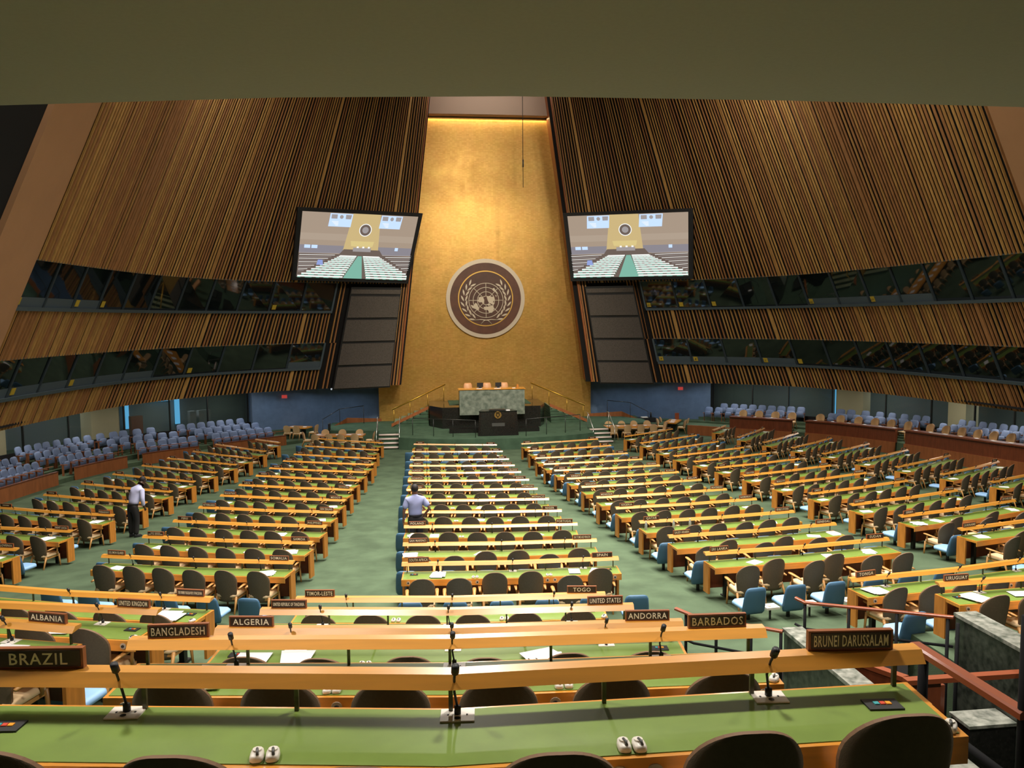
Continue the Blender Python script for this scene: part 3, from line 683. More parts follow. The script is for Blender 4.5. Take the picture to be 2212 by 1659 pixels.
def put_desk(x, y, z, ang, hw, full, label, group, sx=1):
    t = empty('delegate_desk', T(x, y, z, ang)); tag(t, label, 'desk', group)
    t.scale.x = sx
    for name, me, sub in PROTO['front' if BEND[0] > .05 else (hw, full)]:
        o = link(name, me, t)
        for sn, sm in sub or (): link(sn, sm, o)
    return t

# ------------------------------------------------------------------ chairs (origin on floor under the seat, facing +y)
def shell(w0, w1, zb, zt, yb, yt, th, curve, nz=18, nx=12, arch=.5, b=None, frontmat=1, rimmat=2):
    """upholstered back shell with arched top; mats: 0 rear, 1 front, 2 rim"""
    b = b or MB(); V = [[], []]
    for side in (0, 1):
        for i in range(nz + 1):
            q = math.sin(i / nz * math.pi / 2) ** 1.0 if i else 0; z = zb + (zt - zb) * q
            w = w0 + (w1 - w0) * min(1, q * 1.35)
            if q > arch: w *= math.sqrt(max(.0, 1 - ((q - arch) / (1 - arch)) ** 2.5)) * .93 + .07
            y = yb + (yt - yb) * q
            for j in range(nx + 1):
                s = -1 + 2 * j / nx
                V[side].append((s * w, y + curve * (s * w / w1) ** 2 + (th if side else 0), z))
    m = nx + 1; n = (nz + 1) * m; b.smooth = True
    o = len(b.v); b.v += V[0] + V[1]
    def F(f, mi, sm=True): b.f.append(tuple(o + k for k in f)); b.mi.append(mi); b.sm.append(sm)
    for i in range(nz):
        for j in range(nx):
            a = i * m + j; F((a, a + 1, a + m + 1, a + m), 0); F((n + a + m, n + a + m + 1, n + a + 1, n + a), frontmat)
    for i in range(nz):
        a = i * m; F((a + m, n + a + m, n + a, a), rimmat, False); a += nx; F((a, n + a, n + a + m, a + m), rimmat, False)
    for j in range(nx):
        a = nz * m + j; F((a, a + 1, n + a + 1, n + a), rimmat, False); F((j + 1, j, n + j, n + j + 1), rimmat, False)
    return b
def rounded_slab(x, y0, y1, z0, z1, b, r=.05):
    b.smooth = True; rings = []
    for z, i in ((z0, r * .6), (z0 + .02, 0), (z1 - .03, 0), (z1 - .008, r * .35), (z1, r)):
        X, Y0, Y1 = x - i, y0 + i, y1 - i; k = .07
        rings.append([(-X + k, Y0, z), (X - k, Y0, z), (X, Y0 + k, z), (X, Y1 - k, z), (X - k, Y1, z), (-X + k, Y1, z), (-X, Y1 - k, z), (-X, Y0 + k, z)])
    b.loft(rings); return b
def beige_parts():
    P = [('backrest', shell(.185, .25, .30, .965, -.215, -.33, .022, .10).mesh('backrest', ['fabric', 'cream', 'piping']))]
    P.append(('seat_cushion', rounded_slab(.235, -.22, .25, .38, .46, MB()).mesh('seat_cushion', 'cream')))
    P.append(('seat_frame', MB().box(-.22, .22, -.2, .22, .345, .385).mesh('seat_frame', 'chairwood')))
    for s in (-1, 1):
        b = MB(); b.tube([(s * .215, .2, .40), (s * .23, .23, 0)], .024, 8, .015); P.append(('leg', b.mesh('leg', 'chairwood')))
        b = MB(); b.tube([(s * .2, -.17, .40), (s * .215, -.24, .25), (s * .225, -.33, 0)], .026, 8, .015); P.append(('leg', b.mesh('leg', 'chairwood')))
        b = MB(); b.tube([(s * .235, .13, .38), (s * .27, .11, .585)], .018, 8)
        b.smooth = True; r = []
        for y, w, z in ((-.2, .014, .565), (-.1, .022, .575), (.06, .032, .585), (.15, .034, .59), (.2, .018, .59)): r.append([(s * .275 - w, y, z), (s * .275 + w, y, z), (s * .275 + w, y, z + .022), (s * .275 - w, y, z + .022)])
        b.loft(r); P.append(('armrest', b.mesh('armrest', 'chairwood')))
    return P
def merge(parts):                                # one mesh out of several part meshes (small far copies)
    b = MB(); mats = []
    for _, me in parts:
        o = len(b.v); b.v += [tuple(v.co) for v in me.vertices]
        ids = []
        for m in me.materials:
            if m not in mats: mats.append(m)
            ids.append(mats.index(m))
        for p in me.polygons: b.f.append(tuple(o + i for i in p.vertices)); b.mi.append(ids[p.material_index]); b.sm.append(p.use_smooth)
    return b, mats
BEIGE = beige_parts(); _b, _m = merge(BEIGE); BEIGE1 = _b.mesh('armchair_small', _m); BEIGE1_B, BEIGE1_M = _b, _m
def blue_parts():
    P = []
    b = MB(); b.smooth = True; r = []
    for z, w, y, th in ((.31, .2, -.15, .05), (.36, .225, -.165, .075), (.45, .23, -.18, .08), (.62, .22, -.21, .075), (.75, .205, -.24, .065), (.80, .18, -.25, .05), (.815, .14, -.25, .03)):
        r.append([(-w, y, z), (-w + .03, y - th / 2, z), (w - .03, y - th / 2, z), (w, y, z), (w - .03, y + th / 2, z), (-w + .03, y + th / 2, z)])
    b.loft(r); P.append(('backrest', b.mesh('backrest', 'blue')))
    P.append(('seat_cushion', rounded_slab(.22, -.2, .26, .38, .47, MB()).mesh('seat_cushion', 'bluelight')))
    b = MB(); b.tube([(0, 0, 0), (0, 0, .39)], .035, 10); P.append(('pedestal', b.mesh('pedestal', 'steel')))
    P.append(('base_plate', MB().box(-.15, .15, -.1, .1, 0, .015).mesh('base_plate', 'steel')))
    return P
BLUE = blue_parts(); _b, _m = merge(BLUE); BLUE1 = _b.mesh('advisor_chair_small', _m); BLUE1_B, BLUE1_M = _b, _m

# ------------------------------------------------------------------ seating plan  (mid x, mid y, turn) front row first
L2 = [(-12.72, 44.09, -45.2), (-13.58, 41.41, -43.2), (-13.82, 38.6, -38.7), (-14.13, 36.25, -32.7), (-14.41, 33.87, -31.5), (-14.62, 31.35, -30.0), (-14.77, 28.93, -28.3), (-14.9, 26.54, -25.3), (-15.13, 24.28, -22.5), (-15.34, 21.89, -20), (-15.68, 19.73, -18)]
L1 = [(-8.2, 42.76, -31.3), (-8.34, 39.5, -27.1), (-8.33, 36.15, -25.3), (-8.37, 33.9, -21.6), (-8.51, 31.57, -21.5), (-8.61, 29.4, -21.8), (-8.69, 27.11, -20.0), (-8.74, 24.87, -18.7), (-8.79, 22.71, -17.2), (-8.85, 20.6, -16.4), (-8.93, 18.58, -16.1), (-9.06, 16.6, -14.7)]
CC = [(-2.75, 39.35, -13.2), (-2.78, 36.39, -9.2), (-2.83, 33.43, -7.6), (-2.83, 31.38, -8.7), (-2.84, 29.32, -7.6), (-2.83, 27.22, -7.3), (-2.85, 25.09, -7.4), (-2.83, 22.96, -6.7), (-2.82, 20.93, -6.9), (-2.8, 18.86, -5.3), (-2.78, 16.82, -4.2), (-2.76, 14.97, -3.3)]
R1 = [(2.58, 39.43, 12.7), (2.52, 36.42, 11.9), (2.46, 33.44, 7.3), (2.49, 31.31, 5.8), (2.59, 29.29, 4.9), (2.66, 27.15, 6.9), (2.75, 25.1, 6.4), (2.75, 22.9, 6.5), (2.84, 20.95, 6.2), (2.9, 18.82, 6.1), (3.04, 17.0, 6.5), (3.2, 15.17, 6.2)]
R2 = [(8.2, 42.77, 34.8), (8.26, 39.39, 30.0), (8.21, 36.29, 28.1), (8.3, 33.77, 23.6), (8.5, 31.63, 21.2), (8.67, 29.49, 18.1), (8.81, 27.24, 18.6), (8.9, 25.03, 18.5), (9.09, 22.97, 18.5), (9.2, 20.81, 17.2), (9.44, 18.88, 15.9), (9.72, 17.04, 15.5)]
R3 = [(13.04, 44.76, 49.6), (13.79, 41.92, 47.4), (14.2, 39.15, 40.8), (14.57, 36.59, 37.4), (14.86, 33.95, 32.9), (15.01, 31.33, 30.7), (15.4, 29.15, 29.2), (15.76, 26.92, 27.7), (16.11, 24.79, 26)]
BN = {'L2': 'leftmost block', 'L1': 'second block from left', 'CC': 'block left of centre aisle', 'R1': 'block right of centre aisle', 'R2': 'second block from right', 'R3': 'rightmost block'}
NAMES = {('L2', 8): (None, 'PARAGUAY'), ('L2', 9): (None, 'SAINT LUCIA'), ('L2', 10): (None, 'SLOVENIA'),
 ('L1', 4): (None, 'HONDURAS'), ('L1', 5): (None, 'JORDAN'), ('L1', 6): ('LIBYA', 'LIECHTENSTEIN'), ('L1', 7): ('MAURITIUS', 'MEXICO'), ('L1', 8): ('NETHERLANDS', 'NEW ZEALAND'), ('L1', 9): ('PERU', 'PHILIPPINES'), ('L1', 10): ('SAINT VINCENT\nAND THE GRENADINES', 'SAMOA'), ('L1', 11): ('SOLOMON ISLANDS', 'SOMALIA'),
 ('CC', 3): ('GAMBIA', 'GEORGIA'), ('CC', 4): ('HUNGARY', 'ICELAND'), ('CC', 5): ('KAZAKHSTAN', 'KENYA'), ('CC', 6): ('LITHUANIA', 'LUXEMBOURG'), ('CC', 7): ('MICRONESIA', 'MONACO'), ('CC', 8): ('NICARAGUA', 'NIGER'), ('CC', 9): ('POLAND', 'PORTUGAL'), ('CC', 10): ('SAN MARINO', 'SAO TOME AND PRINCIPE'), ('CC', 11): ('SOUTH AFRICA', 'SPAIN'),
 ('R1', 4): ('INDIA', 'INDONESIA'), ('R1', 5): ('KIRIBATI', 'KUWAIT'), ('R1', 6): ('MADAGASCAR', 'MALAWI'), ('R1', 7): ('MONGOLIA', 'MONTENEGRO'), ('R1', 8): ('NIGERIA', 'NORWAY'), ('R1', 9): ('QATAR', 'REPUBLIC OF KOREA'), ('R1', 10): ('SAUDI ARABIA', 'SENEGAL'), ('R1', 11): ('SRI LANKA', 'SUDAN'),
 ('R2', 6): ('MALAYSIA', 'MALDIVES'), ('R2', 7): ('MOROCCO', 'MOZAMBIQUE'), ('R2', 8): ('OMAN', 'PAKISTAN'), ('R2', 9): ('REPUBLIC OF MOLDOVA', 'ROMANIA'), ('R2', 10): ('SERBIA', 'SEYCHELLES'), ('R2', 11): ('SURINAME', None)}
DESKS = []          # dicts with placement, title etc.
for bn, rows in (('L2', L2), ('L1', L1), ('CC', CC), ('R1', R1), ('R2', R2), ('R3', R3)):
    for i, (x, y, a) in enumerate(rows):
        nm = NAMES.get((bn, i)); half = (bn in ('L2', 'R3') and i == 0)
        named = nm and (bn in ('L1', 'CC', 'R1') and i >= 6 or bn in ('R2', 'L2') and i >= 8)
        if named: title = 'the %s desk' % ' and '.join(n.replace('\n', ' ') if len(n) < 20 else n.split('\n')[0] if '\n' in n else n for n in nm if n)
        else: title = '%s desk from stage, %s' % (ORD[i], BN[bn])
        DESKS.append(dict(x=x, y=y, z=fl(x, y), a=a, hw=1.1 if half else 2.1, names=nm or (None, None), title=title, tier=False, n=3 if half else 6, bn=bn, i=i, sp=min(2.3, ((x - rows[i + 1][0]) ** 2 + (y - rows[i + 1][1]) ** 2) ** .5 * .985) if i + 1 < len(rows) else 2.1))
for x, y, z, a, nm, n in ((-4.08, 10.57, 2.73, -5.8, ('TIMOR-LESTE', 'TOGO'), 6), (-4.19, 8.75, 3.24, -6.3, ('UNITED REPUBLIC OF TANZANIA', 'UNITED STATES'), 6), (-4.22, 6.97, 3.73, -5.8, ('ALGERIA', 'ANDORRA'), 6), (-4.28, 5.22, 4.35, -5.3, ('BANGLADESH', 'BARBADOS'), 6), (-4.33, 3.55, 4.90, -4.9, ('BRAZIL', 'BRUNEI DARUSSALAM'), 6),
        (-9.32, 11.56, 2.73, -17.2, (None, 'THE FORMER YUGOSLAV REP. OF MACEDONIA'), 6), (-9.43, 9.74, 3.24, -16.8, (None, 'UNITED KINGDOM'), 6), (-9.55, 8.14, 3.73, -20.4, (None, 'ALBANIA'), 6),
        (4.76, 12.66, 2.055, 8.9, ('TONGA', None), 6), (5.19, 10.85, 2.52, 5, ('URUGUAY', None), 6)):
    short = [q for q in ('Timor-Leste' if q == 'TIMOR-LESTE' else 'MACEDONIA' if q and 'MACED' in q else 'TANZANIA' if q and 'TANZ' in q else q for q in nm) if q]
    DESKS.append(dict(x=x, y=y, z=z, a=a, hw=2.1, names=nm, title='the %s desk' % ' and '.join(s.upper() for s in short), tier=True, n=n, bn='T', i=0, sp=1.75))

NOTBLUE_EDGE = {}
BEIGES, BLUES = [], []
PL = MB().box(-.2, .2, -.014, .014, 0, .095).mesh('plate_frame', 'plateframe')
PF = MB().box(-.188, .188, -.018, -.012, .011, .086).mesh('plate_face', 'plateface')
def smudge():
    b = MB(); rnd = random.Random(3)
    for k in range(7): u = -.11 + .034 * k; b.box(u, u + .02, -.0195, -.018, .034, .034 + .03)
    return b.mesh('lettering', 'letters')
def paper_mesh(n, rnd, w=.215, l=.29):
    b = MB()
    for k in range(n):
        a = rnd.uniform(-.35, .35); ox, oy = rnd.uniform(-.06, .06) * (k > 0), rnd.uniform(-.05, .05) * (k > 0); ca, sa = math.cos(a), math.sin(a); z = .0045 * k
        P = [(ox + ca * x - sa * y, oy + sa * x + ca * y) for x, y in ((-w / 2, -l / 2), (w / 2, -l / 2), (w / 2, l / 2), (-w / 2, l / 2))]
        b.loft([[(x, y, z) for x, y in P], [(x, y, z + .004) for x, y in P]])
    return b
PAPERS = {'CC11': [(-1.42, 3), (1.2, 1), (1.62, 1)], 'CC10': [(-1.95, 4), (-.42, 1)], 'CC9': [(-1.85, 4), (-1.35, 1), (1.1, 1)], 'CC8': [(-.1, 1)], 'CC7': [(.1, 1)], 'L111': [(1.62, 5), (-1.6, 1)], 'L110': [(1.65, 4), (-1.5, 2)], 'L19': [(1.0, 2), (-1.35, 1)], 'L18': [(1.75, 1), (-1.5, 1)], 'R111': [(-1.15, 1), (.5, 1), (1.45, 3)], 'R110': [(1.35, 1), (1.9, 2)], 'R19': [(1.3, 1)], 'R18': [(1.7, 1)], 'R17': [(-1.75, 1)], 'R210': [(-1.75, 5), (-1.1, 2), (1.7, 2)], 'R211': [(-1.65, 2)], 'R29': [(-1.75, 2), (1.7, 2)], 'R28': [(-1.8, 1), (.6, 1)], 'L28': [(1.7, 4)], 'L29': [(1.55, 5)], 'L27': [(1.75, 3), (-1.6, 1)], 'L26': [(1.4, 2), (-1.6, 1)]}
TP = [('TIMOR', []), ('TANZ', [(-1.8, 2), (-1.2, 1), (-1.05, 2), (.25, 1), (1.7, 1)]), ('ALG', [(-1.35, 2), (.83, 3), (-1.7, 1)]), ('BANG', [(-1.55, 3)]), ('BRAZ', []), ('MAC', [(1.65, 4)]), ('UK', [(1.1, 1), (1.75, 0)]), ('ALB', [(1.55, 2)]), ('TON', [(-1.75, 4)]), ('URU', [(-1.65, 4), (-.9, 1)])]
EAR_NEAR = []
tn = 0
def hx(rnd, s): return rnd.uniform(-s, s)
def receiver():
    b = MB(); b.smooth = True; r = []
    for z, i in ((0, .004), (.006, 0), (.022, .002), (.028, .008)):
        r.append([((.028 - i) * math.copysign(abs(math.cos(q)) ** .6, math.cos(q)), (.046 - i) * math.copysign(abs(math.sin(q)) ** (1 if math.sin(q) > 0 else .4), math.sin(q)), z) for q in [2 * math.pi * k / 16 for k in range(16)]])
    b.loft(r); m1 = b.mesh('receiver_body', 'white')
    b = MB(); b.disc((0, .008, .027), .018, 14, 'z', .008); m2 = b.mesh('dial', 'white')
    b = MB(); b.tube([(0, .01, .034), (.004, -.02, .04), (.006, -.035, .03)], .006, 6); m3 = b.mesh('ear_hook', 'greyplate')
    return m1, m2, m3
RC = receiver()
for d in DESKS:
    BEND[0] = .072 if d['names'][0] == 'BRAZIL' else .04
    d['sx'] = {'BRAZIL': 1.045, 'BANGLADESH': 1.02}.get(d['names'][0], 1); SX = d['sx']
    full = d['tier'] or math.hypot(d['x'] + 4.45, d['y']) < 16.5
    rnd = random.Random(int(d['x'] * 100) * 7 + int(d['y'] * 100))
    base = T(d['x'], d['y'], d['z'], d['a']); hw = d['hw']; B = bd if hw > 1.5 else (lambda u: 0)
    put_desk(d['x'], d['y'], d['z'], d['a'], hw, full, 'green-topped maple desk: ' + d['title'], 'delegate desks', d.get('sx', 1))
    ti = d['title']; ti2 = ti if ti.startswith('the') else 'the ' + ti
    # nameplates
    for k, (s, nm) in enumerate(((-1, d['names'][0]), (1, d['names'][1]))):
        if hw < 1.5: continue
        if d['tier'] and nm is None: continue
        u = s * 1.78
        t = empty('nameplate', base @ T(u * SX, .042 + B(u), .9455, rnd.uniform(-3, 3)))
        tag(t, ('wooden country nameplate reading %s on a desk shelf' % nm.replace('\n', ' ')) if nm else 'dark nameplate at %s end of %s' % (('left', 'right')[k], ti), 'nameplate', 'country nameplates')
        link('frame', PL, t); f = link('face', PF, t)
        if nm:
            two = '\n' in nm
            me = text_mesh(nm, (.032 if two else .076 if len(nm) < 22 else .055), .35, 'letters'); link('lettering', me, f, Matrix.Translation((0, -.0185, .048)) @ Matrix.Rotation(R(90), 4, 'X'))
        else:
            if 'sm' not in E_: E_['sm'] = smudge()
            link('lettering', E_['sm'], f)
    # chairs
    for k in range(d['n']):
        u = (-1.66 + .664 * k) if d['n'] == 6 else (-.7 + .7 * k)
        v = (-.35 if d['tier'] else -.39) + hx(rnd, .03); aa = hx(rnd, 3); uu = u + hx(rnd, .02)
        if d['bn'] in ('CC',) and d['i'] >= 10 and k in (0, 1, 4) or d['bn'] in ('R1', 'R2') and d['i'] >= 10 and k in (0, 2, 4, 5): v -= .33; aa += hx(rnd, 3)
        side = 'brown-backed armchair'
        if d['names'] == ('BRAZIL', 'BRUNEI DARUSSALAM'): uu = (-1.72, -.98, -.30, .42, 1.15, 1.80)[k]; v = (-.38, -.40, -.46, -.40, -.34, -.29)[k]; aa = (1, -1, 0, 1, 2, 2)[k]
        if d['names'][1] == 'PARAGUAY' and k == 5: v += .0
        BEIGES.append((base @ T(uu, v + B(u), 0, aa), '%s brown armchair from left, %s' % (ORD[k], ti)))
    if not d['tier'] or d['names'][0] in ('TONGA',):
        nb = d['n']
        for k in range(nb):
            sh = {'L2': .06, 'L1': .06, 'CC': .07, 'R1': -.06, 'R2': -.06, 'R3': -.06}.get(d['bn'], 0)
            if d['names'][0] == 'SOUTH AFRICA': sh = .12
            u = (-1.95 + .78 * k + sh) if nb == 6 else (-.8 + .8 * k); v = -d['sp'] + .56 + (.14 if d['bn'] in ('L2', 'R3') or d['i'] == 0 else .08 if d['i'] < 5 else 0)
            BLUES.append((base @ T(u, v + B(u), 0, hx(rnd, 2)), '%s small blue chair from left behind %s' % (ORD[k], ti)))
    # papers
    if d['tier']: plist = TP[tn][1]; tn += 1
    else:
        plist = PAPERS.get(d['bn'] + str(d['i']))
        if plist is None: plist = ([(-1.75, rnd.choice((1, 2)))] if rnd.random() < .75 else []) + ([(1.75, rnd.choice((1, 2)))] if rnd.random() < .7 else [])
        if hw < 1.5: plist = [(.5, 2)]
    if d['bn'] in ('L1', 'CC', 'L2', 'R1', 'R2', 'R3', 'T'):
        rk = sorted(p for p in plist if p[1])
        for j, (u, n) in enumerate(rk):
            o = paper_mesh(n, rnd, .215 if n < 4 else .26, .29 if n < 4 else .3).obj('paper_sheets', 'paper')
            o.matrix_world = base @ T(u, -.21 + B(u) + hx(rnd, .03), .7635 if full else .7495, rnd.choice((0, 90)) + hx(rnd, 18))
            pos = 'on' if len(rk) == 1 else ('leftmost on' if j == 0 else 'rightmost on' if j == len(rk) - 1 else '%s from left on' % ORD[j])
            tag(o, '%s of white paper %s %s' % ('pile' if n > 2 else 'sheet' if n == 1 else 'few sheets', pos, ti), 'paper', 'papers lying on the desks')
    # earphone receivers
    dist = math.hypot(d['x'] + 4.45, d['y'])
    if dist < 27 and hw > 1.5:
        ears = [(-.70, 0), (.70, 0)] if not d['tier'] else [(-.70, 0), (.72, 0), (2.035, 1)]
        for u, single in ears:
            if not d['tier'] and rnd.random() < .2: continue
            for q in ((-.032, .032) if not single else (0,)):
                t = empty('earphone_receiver', base @ T(u * SX + q + hx(rnd, .004), (-.335 if not single else -.355) + B(u) + hx(rnd, .006), .7495, hx(rnd, 10) if not single else -35))
                where = 'single white earphone, right end' if single else '%s white earphone, %s pair' % ('left' if q < 0 else 'right', 'left' if u < 0 else 'right')
                tag(t, '%s, %s' % (where, ti), 'earphone', 'white earphone receivers')
                o = link('receiver_body', RC[0], t)
                if dist < 17: link('dial', RC[1], t); link('ear_hook', RC[2], t)
BEND[0] = .04
# extra blue chairs behind the left tier desks
for u, nm in ((1.0, 'the UNITED KINGDOM desk'), (.9, 'the ALBANIA desk')):
    d = [q for q in DESKS if q['title'] == nm][0]
    BLUES.append((T(d['x'], d['y'], d['z'], d['a']) @ T(u + .9, -1.15 + .04, 0, 0), 'small blue chair behind the right end of %s' % nm))

def dist_of(m): return (m.translation - CP).length
def place(lst, parts, small, sb, sm, name, cat, group, ndetail, nmax=300):
    lst.sort(key=lambda q: dist_of(q[0])); rest = MB()
    for k, (mw, lab) in enumerate(lst):
        if k < ndetail:
            t = empty(name, mw); tag(t, lab, cat, group)
            for n, me in parts: link(n, me, t)
        elif k < nmax:
            tag(link(name, small, None, mw), lab, cat, group)
        else:
            o = len(rest.v); rest.v += [tuple(mw @ Vector(v)) for v in sb.v]; rest.f += [tuple(i + o for i in f) for f in sb.f]; rest.mi += sb.mi; rest.sm += sb.sm
    if rest.v:
        o = rest.obj(name + '_rows', sm); tag(o, 'the farthest rows of %s, near the stage' % group, cat, group, 'stuff')
def infront(m):
    v = m.translation + Vector((0, 0, .5)) - CP; d = v.dot(fw); x = 1106 + F * v.dot(rt2) / d; return -60 < x < 2270
BEIGES = [q for q in BEIGES if infront(q[0])]; BLUES = [q for q in BLUES if infront(q[0])]
place(BEIGES, BEIGE, BEIGE1, BEIGE1_B, BEIGE1_M, 'delegate_armchair', 'chair', 'brown-backed delegate armchairs', 130)
place(BLUES, BLUE, BLUE1, BLUE1_B, BLUE1_M, 'advisor_chair', 'chair', 'small blue chairs behind the desks', 80)
d = [q for q in DESKS if q['names'][0] == 'SRI LANKA'][0]
for k in range(4):
    u = -1.95 + .78 * k - .06 + .39; mw = T(d['x'], d['y'], d['z'], d['a']) @ T(u, -d['sp'] + .5 + bd(u), 0)
    t = empty('side_tray', mw); tag(t, '%s small pale tray from left between the blue chairs behind the SRI LANKA desk' % ORD[k], 'tray', 'pale trays between blue chairs')
    MB().box(-.13, .13, -.12, .1, .36, .40).obj('tray_top', 'white', t); b = MB(); b.tube([(0, 0, 0), (0, 0, .36)], .02, 8); b.obj('leg', 'steel', t)
    if k in (0, 1, 2):
        e_ = empty('earphone_receiver', mw @ T(-.04, -.02, .4005, 40 * k)); tag(e_, 'white earphone on the %s pale tray behind the SRI LANKA desk' % ORD[k], 'earphone', 'white earphone receivers'); link('receiver_body', RC[0], e_)
# water bottles on the QATAR desk
for k, (u, v) in enumerate(((-1.98, -.12), (-1.28, -.14), (-.85, -.12))):
    d = [q for q in DESKS if q['names'][0] == 'QATAR'][0]
    t = empty('water_bottle', T(d['x'], d['y'], d['z'], d['a']) @ T(u, v + bd(u), .7495)); tag(t, 'clear plastic water bottle on the QATAR desk, %s of three' % ('leftmost', 'middle', 'rightmost')[k], 'bottle', 'water bottles')
    b = MB(); b.smooth = True; b.loft([[(r * math.cos(q), r * math.sin(q), z) for q in [2 * math.pi * j / 12 for j in range(12)]] for r, z in ((.028, 0), (.032, .01), (.032, .12), (.03, .14), (.013, .185), (.013, .2))]); b.obj('body', 'bottle', t)
    MB().disc((0, 0, .2), .015, 10, 'z', .016).obj('cap', 'white', t)

# ------------------------------------------------------------------ tables beside the stage
def round_end_table(cx, cy, z, ang, w, dp, nfront, nback, ends, who):
    t = empty('meeting_table', T(cx, cy, z, ang)); tag(t, 'maple meeting table covered in papers, %s' % who, 'table', 'meeting tables by the stage')
    MB().box(-w / 2, w / 2, -dp / 2, dp / 2, .66, .74).obj('tabletop', 'maple', t)
    for s in (-1, 1):
        MB().box(s * (w / 2 - .4) - .05, s * (w / 2 - .4) + .05, -.2, .2, 0, .66).obj('leg', 'steel', t)
    rnd = random.Random(int(cx * 10)); base = T(cx, cy, z, ang)
    npp = int((w - .3) / .48)
    for k in range(npp):
        o = paper_mesh(rnd.choice((1, 2, 3)), rnd, .22, .29).obj('paper_sheets', 'paper'); o.matrix_world = base @ T(-w / 2 + .28 + (w - .56) * k / max(1, npp - 1), hx(rnd, .12), .7405, hx(rnd, 15))
        tag(o, '%s paper pile from the left on the table %s' % (ORD[k], who), 'paper', 'papers on the meeting tables')
    def ch(u, v, a, lab):
        c = empty('tan_chair', base @ T(u, v, 0, a)); tag(c, lab, 'chair', 'tan chairs at the meeting tables')
        for n, me in TANP: link(n, me, c)
    for k in range(nfront): ch(-w / 2 + w * (k + .5) / nfront, -dp / 2 - .3, hx(rnd, 10), '%s tan chair from left, near side of table %s' % (ORD[k], who))
    for k in range(nback): ch(-w / 2 + w * (k + .5) / nback, dp / 2 + .3, 180 + hx(rnd, 10), '%s tan chair from left, far side of table %s' % (ORD[k], who))
    for e in ends: ch(e * (w / 2 + .35), 0, 90 * e + hx(rnd, 8), 'tan chair at the %s end of the table %s' % ('left' if e < 0 else 'right', who))
TANP = [('backrest', shell(.19, .245, .36, .92, -.20, -.31, .055, .06).mesh('backrest', ['tanchair', 'tanchair', 'piping']))] + [p for p in BEIGE if p[0] in ('seat_cushion', 'seat_frame', 'leg')]
round_end_table(-9.2, 47.0, .05, -8, 3.0, .9, 4, 3, (-1, 1), 'left of the stage')
round_end_table(8.55, 48.0, .0, -3, 3.3, .9, 4, 4, (1,), 'right of the stage')
round_end_table(-12.1, 51.5, .0, -25, 1.4, .8, 2, 0, (1,), 'by the left blue wall')
round_end_table(12.1, 50.6, -.12, 60, 1.8, .8, 2, 2, (), 'by the right blue wall')
t = empty('equipment_case', T(10.6, 51.7, .0, 5)); tag(t, 'black equipment trolley against the right blue wall', 'trolley'); MB().box(-.6, .6, -.3, .3, .1, .75).obj('cabinet', 'black', t); MB().box(-.3, .1, -.2, .2, .75, .8).obj('top_tray', 'white', t)
b = MB(); b.tube([(.35, 0, .75), (.35, 0, 1.1)], .06); b.obj('lamp', 'black', t)
tag(MB().box(12.5, 12.75, 51.27, 51.42, .625, 1.05).obj('red_box', 'railwood'), 'reddish box standing on the table by the right blue wall', 'box')
t = empty('floor_monitor', T(-10.0, 49.5, -.05)); tag(t, 'dark monitor on a stand by the left blue wall', 'monitor'); MB().box(-.05, .05, -.3, .3, .5, 1.2).obj('screen', 'black', t); MB().box(-.2, .2, -.2, .2, 0, .5).obj('stand', 'black', t)

# ------------------------------------------------------------------ side galleries
SEATP = []
b = MB(); b.smooth = True; r = []
for z, w, y, th in ((.34, .23, .02, .08), (.5, .262, .0, .10), (.72, .265, -.06, .09), (.84, .25, -.085, .08), (.90, .20, -.095, .06), (.925, .12, -.1, .03)):
    r.append([(-w, y, z), (-w * .8, y - th / 2, z), (w * .8, y - th / 2, z), (w, y, z), (w * .8, y + th / 2, z), (-w * .8, y + th / 2, z)])
b.loft(r); SEATP.append(('backrest', b.mesh('backrest', 'seatblue')))
b = MB(); rounded_slab(.25, .04, .16, .28, .66, b); SEATP.append(('tip_up_seat', b.mesh('tip_up_seat', 'seatblue')))
for q in (-1, 1):
    b = MB(); x0, x1 = sorted((q * .285, q * .245)); b.box(x0, x1, -.02, .32, .52, .56); x0, x1 = sorted((q * .275, q * .255)); b.box(x0, x1, .05, .15, 0, .54)
    SEATP.append(('armrest', b.mesh('armrest', 'armwood')))
def seat_row(side, off, u0, u1, zf, lab, pitch=.565):
    n = int((u1 - u0) / pitch); out = []
    for k in range(n):
        u = u0 + (u1 - u0) * (k + .5) / n; p = G(u, off, gz(u, side) + zf, side); (x, y), (tx, ty) = at(GC, GS, u)
        nx, ny = -side * ty * -1, -tx          # towards the hall
        nx = -side * (-ty) * 1.0; d = Vector((side * ty, -tx))
        ang = math.degrees(math.atan2(d.y, d.x)) - 90
        out.append((p, ang, u))
    out = [q for q in out if infront(Matrix.Translation(q[0]))]
    out.sort(key=lambda q: q[0].x)
    for k, (p, ang, u) in enumerate(out):
        t = empty('theatre_seat', T(p.x, p.y, p.z, ang)); tag(t, '%s blue tip-up seat from left, %s' % (ORD[k] if k < 20 else 'last', lab), 'seat', 'blue theatre seats')
        for n_, me in SEATP: link(n_, me, t)
d2 = lambda s: s
